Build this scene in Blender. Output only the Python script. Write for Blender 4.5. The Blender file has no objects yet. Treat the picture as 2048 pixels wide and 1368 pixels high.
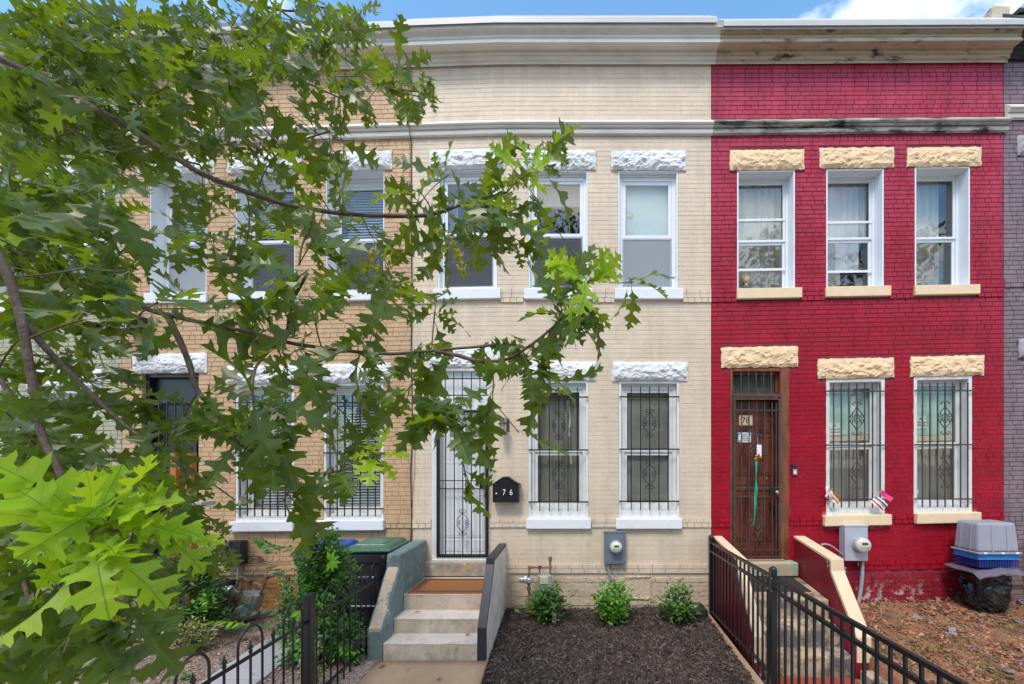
import bpy, math, random
import numpy as np
from mathutils import Vector, Matrix, noise
R = math.radians
random.seed(7)
scene = bpy.context.scene
col = scene.collection

# ------------------------------------------------------------------ camera, sky, sun, exposure
DIST, FPX, VX, VY, CZ = 5.8, 795.0, 1140.0, 925.0, 2.08   # metres to the fronts, focal length and vanishing point in photo pixels, camera height
S = FPX / DIST
cam_d = bpy.data.cameras.new('camera'); cam = bpy.data.objects.new('camera', cam_d); col.objects.link(cam)
cam.location = (0, -DIST, CZ); cam.rotation_euler = (R(90), 0, 0)
cam_d.sensor_width = 36; cam_d.lens = 36 * FPX / 2048
cam_d.shift_x = -(VX - 1024) / 2048; cam_d.shift_y = (VY - 684) / 2048
cam_d.clip_start = 0.05; cam_d.clip_end = 2000
scene.camera = cam
SUN_EL, SUN_AZ = 58.0, 200.0      # azimuth clockwise from +y (behind the houses); the sun stands over the street
world = bpy.data.worlds.new('World'); scene.world = world; world.use_nodes = True
wn, wl = world.node_tree.nodes, world.node_tree.links
wn.clear()
sky = wn.new('ShaderNodeTexSky'); sky.sky_type = 'NISHITA'; sky.sun_disc = False
sky.sun_elevation = R(SUN_EL); sky.sun_rotation = R(SUN_AZ); sky.air_density = 1.0; sky.dust_density = 0.6; sky.ozone_density = 2.0
tc = wn.new('ShaderNodeTexCoord'); mp = wn.new('ShaderNodeMapping'); mp.inputs['Scale'].default_value = (1.0, 1.0, 2.2)
mp.inputs['Location'].default_value = (-3.27, 0.488, 2.03)
nz = wn.new('ShaderNodeTexNoise'); nz.inputs['Scale'].default_value = 2.1; nz.inputs['Detail'].default_value = 8; nz.inputs['Roughness'].default_value = .56
rp = wn.new('ShaderNodeValToRGB'); rp.color_ramp.elements[0].position = .50; rp.color_ramp.elements[1].position = .62
mx = wn.new('ShaderNodeMixRGB'); mx.inputs['Color2'].default_value = (8.2, 8.1, 8.0, 1)
bg = wn.new('ShaderNodeBackground'); bg.inputs['Strength'].default_value = 0.15
wo = wn.new('ShaderNodeOutputWorld')
wl.new(tc.outputs['Generated'], mp.inputs['Vector']); wl.new(mp.outputs[0], nz.inputs['Vector']); wl.new(nz.outputs['Fac'], rp.inputs['Fac'])
wl.new(rp.outputs['Color'], mx.inputs['Fac']); hs = wn.new('ShaderNodeHueSaturation'); hs.inputs['Saturation'].default_value = 1.12; hs.inputs['Value'].default_value = 1.25; hs.inputs['Hue'].default_value = .488; wl.new(sky.outputs['Color'], hs.inputs['Color']); wl.new(hs.outputs[0], mx.inputs['Color1']); wl.new(mx.outputs['Color'], bg.inputs['Color'])
wl.new(bg.outputs[0], wo.inputs['Surface'])
sun_d = bpy.data.lights.new('sun', 'SUN'); sun = bpy.data.objects.new('sun', sun_d); col.objects.link(sun)
sun_d.energy = 1.5; sun_d.angle = R(14); sun_d.color = (1.0, .91, .80)
sd = Vector((math.sin(R(SUN_AZ)) * math.cos(R(SUN_EL)), math.cos(R(SUN_AZ)) * math.cos(R(SUN_EL)), math.sin(R(SUN_EL))))
sun.rotation_euler = sd.to_track_quat('Z', 'Y').to_euler()
vs = scene.view_settings
vs.view_transform = 'Standard'; vs.look = 'None'; vs.gamma = 1; vs.use_curve_mapping = False; vs.exposure = 0.90
scene.cycles.max_bounces = 8; scene.cycles.transparent_max_bounces = 16

# ------------------------------------------------------------------ measuring helpers
def off(px, py):                      # the fronts step down the street to the left and climb to the right
    if px < 1000: return (1000 - px) * (.008 + .022 * min(1.3, max(0, (925 - py) / 680)))
    if px > 1425: return -(px - 1425) * (.02 - .015 * min(1, max(0, (600 - py) / 472)))
    return 0.0
def X(px): return (px - VX) / S
def Z(py): return CZ + (VY - py) / S
def W(x, z):                          # level facade height -> height on the sloping street
    return z - off(VX + x * S, VY - (z - CZ) * S) / S
def UZ(px, py): return Z(py - off(px, py))   # photo height -> level facade height
def P(px, py, d): return Vector(((px - VX) / FPX * d, d - DIST, CZ + (VY - py) / FPX * d))

# ------------------------------------------------------------------ materials
MATS = {}
def nt(name):
    m = bpy.data.materials.new(name); m.use_nodes = True
    n, l = m.node_tree.nodes, m.node_tree.links
    n.clear(); o = n.new('ShaderNodeOutputMaterial'); MATS[name] = m
    return m, n, l, o
def val(n, op, a, b=None):
    x = n.new('ShaderNodeMath'); x.operation = op
    return x
def M(name, c, rough=.6, var=.15, scale=4.0, c2=None, lo=.42, hi=.6, s2=9.0, bump=0.0, bscale=60.0, metal=0.0, spec=.5, tone=0.0, det=6.0, c3=None, lo3=.62, hi3=.7, s3=30.0, coat=0.0, stretch=None, updown=None, streak=0.0):
    """painted / mineral surface: base colour with soft mottling, optional patches of wear and tint (c2) and flecks (c3), fine relief"""
    m, n, l, o = nt(name)
    b = n.new('ShaderNodeBsdfPrincipled'); l.new(b.outputs[0], o.inputs['Surface'])
    b.inputs['Roughness'].default_value = rough; b.inputs['Metallic'].default_value = metal; b.inputs['Specular IOR Level'].default_value = spec
    b.inputs['Coat Weight'].default_value = coat
    g = n.new('ShaderNodeNewGeometry'); pos = g.outputs['Position']
    if stretch:
        mp = n.new('ShaderNodeMapping'); mp.inputs['Scale'].default_value = stretch; l.new(pos, mp.inputs['Vector']); pos = mp.outputs[0]
    t = n.new('ShaderNodeTexNoise'); t.inputs['Scale'].default_value = scale; t.inputs['Detail'].default_value = det; t.inputs['Roughness'].default_value = .62
    l.new(pos, t.inputs['Vector'])
    hsv = n.new('ShaderNodeMapRange'); hsv.inputs['From Min'].default_value = .3; hsv.inputs['From Max'].default_value = .7
    hsv.inputs['To Min'].default_value = 1 - var; hsv.inputs['To Max'].default_value = 1 + var; l.new(t.outputs['Fac'], hsv.inputs['Value'])
    cur = n.new('ShaderNodeRGB'); cur.outputs[0].default_value = (*c, 1); cur = cur.outputs[0]
    def patch(cur, cc, sc, a, bb, seed):
        t2 = n.new('ShaderNodeTexNoise'); t2.inputs['Scale'].default_value = sc; t2.inputs['Detail'].default_value = 9; t2.inputs['Roughness'].default_value = .7
        off_ = n.new('ShaderNodeVectorMath'); off_.inputs[1].default_value = (seed, seed, seed); l.new(pos, off_.inputs[0]); l.new(off_.outputs[0], t2.inputs['Vector'])
        r = n.new('ShaderNodeValToRGB'); r.color_ramp.elements[0].position = a; r.color_ramp.elements[1].position = bb; l.new(t2.outputs['Fac'], r.inputs['Fac'])
        x = n.new('ShaderNodeMixRGB'); l.new(r.outputs['Color'], x.inputs['Fac']); l.new(cur, x.inputs['Color1']); x.inputs['Color2'].default_value = (*cc, 1)
        return x, r
    if c2:
        x, r = patch(cur, c2, s2, lo, hi, 3.7)
        if updown:                                  # c2 belongs to a height range: (z0, z1) from full to none
            sp = n.new('ShaderNodeSeparateXYZ'); l.new(g.outputs['Position'], sp.inputs[0])
            mr = n.new('ShaderNodeMapRange'); mr.inputs['From Min'].default_value = updown[0]; mr.inputs['From Max'].default_value = updown[1]
            mr.inputs['To Min'].default_value = 1; mr.inputs['To Max'].default_value = updown[2] if len(updown) > 2 else 0; l.new(sp.outputs['Z'], mr.inputs['Value'])
            mu = n.new('ShaderNodeMath'); mu.operation = 'MULTIPLY'; l.new(mr.outputs[0], mu.inputs[0]); l.new(r.outputs['Color'], mu.inputs[1]); l.new(mu.outputs[0], x.inputs['Fac'])
        cur = x.outputs[0]
    if c3:
        x, r = patch(cur, c3, s3, lo3, hi3, 11.3); cur = x.outputs[0]
    sc = n.new('ShaderNodeVectorMath'); sc.operation = 'SCALE'; l.new(cur, sc.inputs[0]); l.new(hsv.outputs[0], sc.inputs['Scale'])
    cur = sc.outputs[0]
    if tone:
        a = n.new('ShaderNodeAttribute'); a.attribute_name = 'tone'
        mr = n.new('ShaderNodeMapRange'); mr.inputs['To Min'].default_value = 1 - tone; mr.inputs['To Max'].default_value = 1 + tone; l.new(a.outputs['Fac'], mr.inputs['Value'])
        s3_ = n.new('ShaderNodeVectorMath'); s3_.operation = 'SCALE'; l.new(cur, s3_.inputs[0]); l.new(mr.outputs[0], s3_.inputs['Scale']); cur = s3_.outputs[0]
    if streak:                                  # rain streaks and blotches of dirt down the wall
        for sc_, st in (((2.6, 1, .22), .54), ((.9, 1, .8), .5)):
            mp = n.new('ShaderNodeMapping'); mp.inputs['Scale'].default_value = sc_; l.new(g.outputs['Position'], mp.inputs['Vector'])
            t4 = n.new('ShaderNodeTexNoise'); t4.inputs['Scale'].default_value = 2.4; t4.inputs['Detail'].default_value = 7; t4.inputs['Roughness'].default_value = .7; l.new(mp.outputs[0], t4.inputs['Vector'])
            m4 = n.new('ShaderNodeMapRange'); m4.inputs['From Min'].default_value = .38; m4.inputs['From Max'].default_value = .72; m4.inputs['To Min'].default_value = 1 + streak * .3; m4.inputs['To Max'].default_value = 1 - streak; l.new(t4.outputs['Fac'], m4.inputs['Value'])
            s4 = n.new('ShaderNodeVectorMath'); s4.operation = 'SCALE'; l.new(cur, s4.inputs[0]); l.new(m4.outputs[0], s4.inputs['Scale']); cur = s4.outputs[0]
    l.new(cur, b.inputs['Base Color'])
    if bump:
        t3 = n.new('ShaderNodeTexNoise'); t3.inputs['Scale'].default_value = bscale; t3.inputs['Detail'].default_value = 6; l.new(pos, t3.inputs['Vector'])
        bp = n.new('ShaderNodeBump'); bp.inputs['Strength'].default_value = bump; bp.inputs['Distance'].default_value = .01
        l.new(t3.outputs['Fac'], bp.inputs['Height']); l.new(bp.outputs[0], b.inputs['Normal'])
    return m
def leafmat(name, top, under, trans, rough=.38, vein=(.2, .28, .08), tw=.35, var=.25, veins=True):
    m, n, l, o = nt(name)
    g = n.new('ShaderNodeNewGeometry'); uv = n.new('ShaderNodeUVMap')
    mixc = n.new('ShaderNodeMixRGB'); l.new(g.outputs['Backfacing'], mixc.inputs['Fac'])
    mixc.inputs['Color1'].default_value = (*top, 1); mixc.inputs['Color2'].default_value = (*under, 1)
    cur = mixc.outputs[0]
    sp = n.new('ShaderNodeSeparateXYZ'); l.new(uv.outputs[0], sp.inputs[0])
    def mth(op, a, b=None):
        x = n.new('ShaderNodeMath'); x.operation = op
        for i, v in enumerate((a, b)):
            if v is None: continue
            if hasattr(v, 'is_output'): l.new(v, x.inputs[i])
            else: x.inputs[i].default_value = v
        return x.outputs[0]
    if veins:
        w = mth('ABSOLUTE', mth('SUBTRACT', sp.outputs['Y'], .5))
        rib = mth('LESS_THAN', w, .009)
        side = mth('LESS_THAN', mth('FRACT', mth('DIVIDE', mth('SUBTRACT', sp.outputs['X'], mth('MULTIPLY', w, .75)), .125)), .06)
        both = mth('MAXIMUM', rib, mth('MULTIPLY', side, .45))
        x = n.new('ShaderNodeMixRGB'); l.new(both, x.inputs['Fac']); l.new(cur, x.inputs['Color1']); x.inputs['Color2'].default_value = (*vein, 1); cur = x.outputs[0]
    a = n.new('ShaderNodeAttribute'); a.attribute_name = 'tone'
    t = n.new('ShaderNodeTexNoise'); t.inputs['Scale'].default_value = 7; l.new(g.outputs['Position'], t.inputs['Vector'])
    ob = n.new('ShaderNodeObjectInfo')
    k = mth('ADD', mth('ADD', mth('MULTIPLY', a.outputs['Fac'], var), mth('MULTIPLY', t.outputs['Fac'], var)), mth('ADD', mth('MULTIPLY', ob.outputs['Random'], var), 1 - 1.1 * var))
    s = n.new('ShaderNodeVectorMath'); s.operation = 'SCALE'; l.new(cur, s.inputs[0]); l.new(k, s.inputs['Scale']); cur = s.outputs[0]
    b = n.new('ShaderNodeBsdfPrincipled'); b.inputs['Roughness'].default_value = rough; l.new(cur, b.inputs['Base Color']); b.inputs['Specular IOR Level'].default_value = .45
    tr = n.new('ShaderNodeBsdfTranslucent'); tr.inputs['Color'].default_value = (*trans, 1)
    ms = n.new('ShaderNodeMixShader'); ms.inputs['Fac'].default_value = tw; l.new(b.outputs[0], ms.inputs[1]); l.new(tr.outputs[0], ms.inputs[2]); l.new(ms.outputs[0], o.inputs['Surface'])
    return m
def glassmat(name, tint=(.75, .8, .78), refl=.14):
    m, n, l, o = nt(name)
    t = n.new('ShaderNodeBsdfTransparent'); t.inputs['Color'].default_value = (*tint, 1)
    gl = n.new('ShaderNodeBsdfGlossy'); gl.inputs['Roughness'].default_value = .02
    tn = n.new('ShaderNodeTexNoise'); tn.inputs['Scale'].default_value = 2.2; tn.inputs['Detail'].default_value = 1
    g = n.new('ShaderNodeNewGeometry'); l.new(g.outputs['Position'], tn.inputs['Vector'])
    bp = n.new('ShaderNodeBump'); bp.inputs['Strength'].default_value = .06; bp.inputs['Distance'].default_value = .05; l.new(tn.outputs['Fac'], bp.inputs['Height']); l.new(bp.outputs[0], gl.inputs['Normal'])
    lw = n.new('ShaderNodeLayerWeight'); lw.inputs['Blend'].default_value = .5; pw = n.new('ShaderNodeMath'); pw.operation = 'POWER'; pw.inputs[1].default_value = 4.5; l.new(lw.outputs['Facing'], pw.inputs[0])
    mr = n.new('ShaderNodeMapRange'); mr.inputs['To Min'].default_value = refl; mr.inputs['To Max'].default_value = 1; l.new(pw.outputs[0], mr.inputs['Value'])
    ms = n.new('ShaderNodeMixShader'); l.new(mr.outputs[0], ms.inputs['Fac']); l.new(t.outputs[0], ms.inputs[1]); l.new(gl.outputs[0], ms.inputs[2]); l.new(ms.outputs[0], o.inputs['Surface'])
    return m
def screenmat(name, c, open_=.45):
    m, n, l, o = nt(name)
    t = n.new('ShaderNodeBsdfTransparent'); b = n.new('ShaderNodeBsdfDiffuse'); b.inputs['Color'].default_value = (*c, 1)
    ms = n.new('ShaderNodeMixShader'); ms.inputs['Fac'].default_value = 1 - open_; l.new(t.outputs[0], ms.inputs[1]); l.new(b.outputs[0], ms.inputs[2]); l.new(ms.outputs[0], o.inputs['Surface'])
    return m

M('brick_beige', (.69, .555, .42), .55, .05, 3, bump=.3, bscale=90, c2=(.42, .32, .23), s2=22, lo=.70, hi=.78, c3=(.70, .57, .43), s3=3.2, lo3=.45, hi3=.75, streak=.13)
M('mortar_beige', (.66, .53, .40), .8, .12, 14, bump=.5, bscale=70)
M('brick_orange', (.59, .385, .22), .6, .06, 3, bump=.25, bscale=90, c2=(.54, .34, .19), s2=3, lo=.4, hi=.75, streak=.16)
M('mortar_orange', (.48, .31, .18), .8, .25, 12, bump=.5)
M('brick_red', (.36, .0045, .020), .55, .12, 2.2, bump=.25, bscale=80, c2=(.46, .055, .105), s2=1.6, lo=.15, hi=.5, updown=(7.4, 3.0), c3=(.62, .33, .33), s3=22, lo3=.66, hi3=.71, spec=.18, streak=.22)  # c2 turns the brick paler and pinker towards the top
M('mortar_red', (.15, .008, .022), .7, .3, 9, bump=.5, c2=(.46, .05, .08), s2=7, lo=.38, hi=.60, updown=(2.4, 4.4))
M('brick_sage', (.40, .39, .27), .7, .1, 5, bump=.3, c2=(.19, .175, .135), s2=4.5, lo=.56, hi=.63)
M('mortar_sage', (.19, .175, .125), .85, .2, 12, bump=.5)
M('brick_purple', (.235, .165, .185), .65, .14, 4, streak=.2, bump=.3, bscale=80, c2=(.17, .12, .13), s2=3, lo=.45, hi=.7)
M('mortar_purple', (.10, .07, .08), .8, .2, 9, bump=.5)
M('base_beige', (.56, .44, .32), .8, .16, 9, bump=1.0, bscale=28, c2=(.38, .29, .21), s2=11, lo=.55, hi=.68)
M('base_orange', (.46, .24, .09), .8, .25, 9, bump=1.0, bscale=45, c2=(.30, .12, .05), s2=4, lo=.5, hi=.7)
M('base_red', (.25, .006, .018), .6, .3, 6, bump=.8, bscale=30, c2=(.55, .42, .38), s2=9, lo=.53, hi=.60, updown=(.12, .40, .06))
M('stone_white', (.74, .73, .73), .75, .06, 12, streak=.12, bump=.9, bscale=38, c2=(.52, .52, .51), s2=16, lo=.58, hi=.72)
M('stone_cream', (.80, .57, .34), .7, .10, 10, bump=.8, bscale=34, c2=(.66, .43, .21), s2=9, lo=.56, hi=.72)
M('stone_grey', (.36, .32, .34), .75, .1, 10, bump=.8, bscale=38)
M('sill_white', (.76, .77, .80), .6, .04, 6, bump=.2, bscale=50)
M('sill_cream', (.80, .61, .39), .65, .06, 8, bump=.3, bscale=60, c2=(.68, .46, .25), s2=14, lo=.6, hi=.75)
M('trim_cream', (.74, .69, .62), .75, .04, 3, spec=.2, c2=(.55, .53, .48), s2=5, lo=.5, hi=.8, bump=.1, bscale=20, stretch=(.4, 1, 1))
M('trim_flash', (.50, .49, .48), .45, .07, 3, c2=(.45, .45, .45), s2=6, lo=.55, hi=.75, stretch=(.5, 1, 1))
M('trim_stained', (.54, .45, .33), .85, .12, 5, spec=.2, c2=(.05, .048, .04), s2=7, lo=.55, hi=.68, bump=.35, bscale=30, c3=(.36, .20, .10), s3=3.5, lo3=.58, hi3=.8, stretch=(.45, 1, 1.7))
M('trim_rusty', (.44, .41, .36), .9, spec=.1, var=.15, scale=6, c2=(.035, .035, .03), s2=6, lo=.46, hi=.6, bump=.4, bscale=30, c3=(.36, .14, .04), s3=4, lo3=.62, hi3=.72, stretch=(.35, 1, 1.2))
M('vinyl_white', (.77, .79, .82), .35, .03, 5)
M('wood_white', (.70, .70, .68), .5, .06, 8, c2=(.5, .48, .44), s2=14, lo=.62, hi=.74, bump=.15, bscale=40)
M('door_white', (.74, .75, .76), .45, .04, 3)
M('wood_brown', (.22, .065, .028), .45, .25, 6, c2=(.10, .028, .014), s2=5, lo=.45, hi=.65, bump=.3, bscale=30, stretch=(4, 4, .6), c3=(.40, .28, .22), s3=22, lo3=.68, hi3=.74)
M('door_brown', (.17, .042, .018), .35, .2, 3, c2=(.07, .016, .010), s2=3, lo=.45, hi=.6, bump=.15, bscale=20, stretch=(3, 3, .5))
M('iron_black', (.012, .012, .014), .35, .2, 9, bump=.1)
M('iron_brown', (.060, .050, .046), .5, .3, 12, c2=(.12, .05, .025), s2=30, lo=.6, hi=.7, bump=.3)
M('alu_black', (.010, .010, .013), .32, .15, 5, coat=.2)
M('concrete', (.66, .53, .40), .8, .12, 5, streak=.15, c2=(.34, .26, .19), s2=5, lo=.50, hi=.72, bump=.6, bscale=40, c3=(.22, .19, .17), s3=18, lo3=.68, hi3=.78)
M('tread', (.80, .70, .60), .8, .1, 7, streak=.1, c2=(.48, .38, .28), s2=4, lo=.52, hi=.7, bump=.4, bscale=80, c3=(.30, .26, .22), s3=40, lo3=.70, hi3=.76)
M('walk_tan', (.46, .31, .19), .85, .1, 3, c2=(.38, .27, .18), s2=2.5, lo=.45, hi=.7, bump=.5, bscale=120, c3=(.62, .56, .5), s3=60, lo3=.68, hi3=.74)
M('teal', (.165, .225, .22), .8, .18, 5, streak=.2, c2=(.55, .42, .30), s2=5.5, lo=.60, hi=.63, bump=.5, bscale=40)
M('teal_worn', (.155, .225, .225), .8, .14, 5, c2=(.58, .45, .33), s2=6.5, lo=.40, hi=.44, bump=.7, bscale=40, c3=(.13, .17, .17), s3=30, lo3=.58, hi3=.64)
M('wall_render', (.66, .58, .50), .8, .1, 4, c2=(.44, .38, .34), s2=5, lo=.5, hi=.75, bump=.3, bscale=50, c3=(.5, .25, .15), s3=3, lo3=.72, hi3=.85)
M('cap_black', (.028, .028, .034), .5, .2, 5, bump=.2)
M('stoop_stone', (.34, .30, .26), .8, .25, 9, c2=(.50, .33, .18), s2=5, lo=.52, hi=.58, c3=(.62, .62, .62), s3=12, lo3=.6, hi3=.68, bump=.8, bscale=30)
M('stair_red', (.24, .008, .020), .5, streak=.2, var=.15, scale=3, c2=(.55, .42, .36), s2=6, lo=.64, hi=.66, bump=.2, bscale=30)
M('cap_peach', (.74, .55, .36), .6, .07, 6, bump=.25, bscale=50, c2=(.42, .38, .40), s2=10, lo=.66, hi=.72)
M('old_concrete', (.42, .33, .22), .85, .25, 6, c2=(.13, .11, .095), s2=5, lo=.44, hi=.56, c3=(.46, .28, .13), s3=4, lo3=.55, hi3=.7, bump=.8, bscale=40)
M('stoop_green', (.44, .36, .24), .8, .15, 6, c2=(.22, .46, .35), s2=2.6, lo=.45, hi=.52, bump=.6, bscale=40, c3=(.3, .22, .16), s3=20, lo3=.6, hi3=.7)
M('timber', (.36, .24, .15), .8, .18, 4, c2=(.22, .15, .10), s2=8, lo=.5, hi=.7, bump=.5, bscale=30, stretch=(5, .6, 5))
M('mulch', (.035, .024, .019), .9, .4, 20, bump=1.0, bscale=50)
M('mulch_chip', (.085, .060, .048), .85, .3, 9, tone=.9)
M('red_soil', (.27, .115, .060), .9, .3, 6, c2=(.13, .085, .045), s2=3, lo=.45, hi=.65, bump=1.0, bscale=50)
M('red_chip', (.33, .14, .070), .85, .3, 5, tone=.75, c2=(.22, .16, .09), s2=2.5, lo=.45, hi=.65)
M('gravel_bed', (.24, .17, .14), .9, .3, 30, bump=1.0, bscale=60)
M('pebble', (.40, .29, .24), .75, .3, 25, tone=.7)
M('bluestone', (.36, .36, .37), .75, .1, 4, bump=.3, bscale=60, c2=(.45, .40, .34), s2=4, lo=.5, hi=.8)
M('slate_chip', (.19, .20, .21), .6, .2, 8, tone=.4)
M('terracotta', (.38, .075, .045), .8, .2, 8, bump=.4)
M('coir', (.33, .135, .045), .95, .2, 60, bump=1.0, bscale=220)
M('coir_dark', (.05, .02, .012), .95, .2, 60, bump=.8, bscale=220)
M('rubber', (.03, .032, .033), .7, .2, 10, bump=.5, bscale=120)
M('bin_green', (.045, .13, .075), .4, .08, 3, c2=(.08, .18, .12), s2=3, lo=.5, hi=.8)
M('bin_black', (.018, .020, .024), .4, .2, 3)
M('bin_blue', (.012, .075, .33), .4, .1, 3)
M('bin_navy', (.010, .020, .05), .45, .1, 3)
M('meter_dark', (.17, .195, .23), .45, .12, 5, metal=.2, c2=(.30, .32, .35), s2=7, lo=.58, hi=.75)
M('meter_light', (.46, .48, .56), .4, .05, 5, metal=.2)
M('meter_disc', (.62, .60, .52), .35, .05, 9, coat=.4)
M('lcd', (.05, .055, .045), .3, .1, 5)
M('gas_grey', (.30, .32, .32), .55, .15, 9, c2=(.18, .17, .15), s2=9, lo=.5, hi=.7)
M('pipe_rust', (.26, .17, .11), .75, .3, 20, c2=(.13, .055, .03), s2=18, lo=.45, hi=.6, bump=.6)
M('gas_plate', (.62, .54, .36), .6, .1, 12)
M('zinc', (.42, .43, .47), .35, .15, 12, metal=.4, bump=.2)
M('tote_grey', (.30, .31, .36), .45, .06, 3)
M('tub_blue', (.02, .19, .50), .45, .1, 3)
M('crate_blue', (.010, .035, .24), .5, .2, 5)
M('sheet_dark', (.13, .10, .13), .3, .2, 6, bump=.3)
M('bag_black', (.010, .010, .011), .22, .3, 6, bump=.8, bscale=25)
M('white_print', (.80, .80, .78), .6, .03, 5)
M('paper', (.78, .76, .70), .8, .04, 5)
M('paper_tan', (.62, .48, .30), .8, .06, 5)
M('ink', (.02, .02, .02), .7, .05, 5)
M('tape_blue', (.05, .30, .62), .6, .05, 5)
M('flag_red', (.60, .03, .05), .7, .05, 5)
M('flag_blue', (.03, .07, .28), .7, .05, 5)
M('flag_orange', (.85, .28, .02), .7, .05, 5)
M('flag_yellow', (.85, .68, .05), .7, .05, 5)
M('flag_green', (.03, .35, .20), .7, .05, 5)
M('flag_pink', (.75, .07, .22), .7, .05, 5)
M('ribbon_green', (.01, .30, .17), .5, .1, 9)
M('brass', (.45, .32, .10), .3, .1, 5, metal=.9)
M('interior', (.10, .095, .085), .9, .2, 3)
M('interior_light', (.30, .28, .25), .9, .2, 3)
M('shade', (.70, .74, .72), .8, .04, 2)
M('blind', (.48, .50, .51), .6, .06, 5)
M('curtain', (.62, .62, .58), .9, .1, 2, stretch=(6, 1, .6))
M('curtain_pale', (.66, .65, .70), .9, .06, 2, stretch=(6, 1, .6))
M('curtain_dark', (.31, .285, .25), .9, .2, 2, stretch=(9, 1, .6))
M('green_paper', (.40, .58, .48), .8, .06, 3)
M('wood_orange', (.46, .13, .025), .5, .2, 5, stretch=(5, 5, .6))
M('bark', (.125, .085, .065), .85, .3, 30, bump=.8, bscale=60, c2=(.20, .155, .125), s2=12, lo=.5, hi=.7)
M('twig', (.15, .105, .06), .8, .25, 30)
M('stem', (.09, .06, .035), .85, .25, 20)
M('asphalt', (.05, .05, .052), .9, .15, 8, bump=.4)
M('sidewalk', (.42, .40, .37), .85, .08, 3, bump=.3)
M('earth', (.12, .10, .07), .95, .2, 2)
M('roofing', (.20, .20, .21), .8, .1, 2)
M('roof_slate', (.05, .045, .05), .7, .2, 5)
M('plain_brick', (.30, .12, .08), .85, .15, 9)
M('car_paint', (.10, .13, .19), .3, .05, 2, coat=.7)
M('tyre', (.02, .02, .02), .8, .1, 5)
M('wall_box', (.018, .015, .014), .55, .2, 6)
M('cement_patch', (.58, .46, .34), .85, .15, 20, bump=1.0, bscale=30)
M('grass', (.13, .17, .03), .8, .25, 9, tone=.5)
glassmat('glass', (.93, .95, .94), .075); glassmat('glass_clear', (.95, .96, .955), .04); glassmat('glass_bright', (.94, .96, .95), .09); glassmat('plastic_film', (.8, .8, .8), .10)
screenmat('insect_screen', (.12, .125, .135), .42); screenmat('mesh_pale', (.40, .42, .45), .35)
M('lamp_glass', (.62, .58, .46), .25, .05, 5)
leafmat('oak_leaf', (.056, .104, .015), (.12, .158, .024), (.31, .43, .012), rough=.32, tw=.40, var=.5, vein=(.10, .16, .05))
leafmat('oak_leaf_young', (.30, .47, .012), (.33, .45, .03), (.58, .78, .02), rough=.45, tw=.40, vein=(.10, .20, .02), var=.16)
leafmat('oak_tassel', (.34, .36, .015), (.34, .36, .02), (.5, .5, .02), rough=.5, tw=.4, veins=False)
leafmat('shrub_leaf', (.055, .135, .028), (.09, .16, .04), (.12, .26, .02), rough=.33, tw=.2, veins=False, var=.35)
leafmat('shrub_bright', (.10, .28, .022), (.12, .25, .04), (.18, .42, .02), rough=.4, tw=.28, veins=False, var=.3)
leafmat('shrub_lime', (.19, .42, .012), (.25, .45, .03), (.36, .65, .02), rough=.45, tw=.35, veins=False, var=.15)
leafmat('shrub_varieg', (.26, .27, .09), (.30, .30, .12), (.3, .3, .05), rough=.5, tw=.25, veins=False, var=.5)
leafmat('oak_dead', (.20, .11, .05), (.26, .15, .07), (.3, .18, .06), rough=.8, tw=.15, vein=(.3, .2, .1))
leafmat('far_leaf', (.035, .075, .02), (.05, .09, .025), (.06, .12, .02), tw=.2, veins=False, var=.4)

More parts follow.
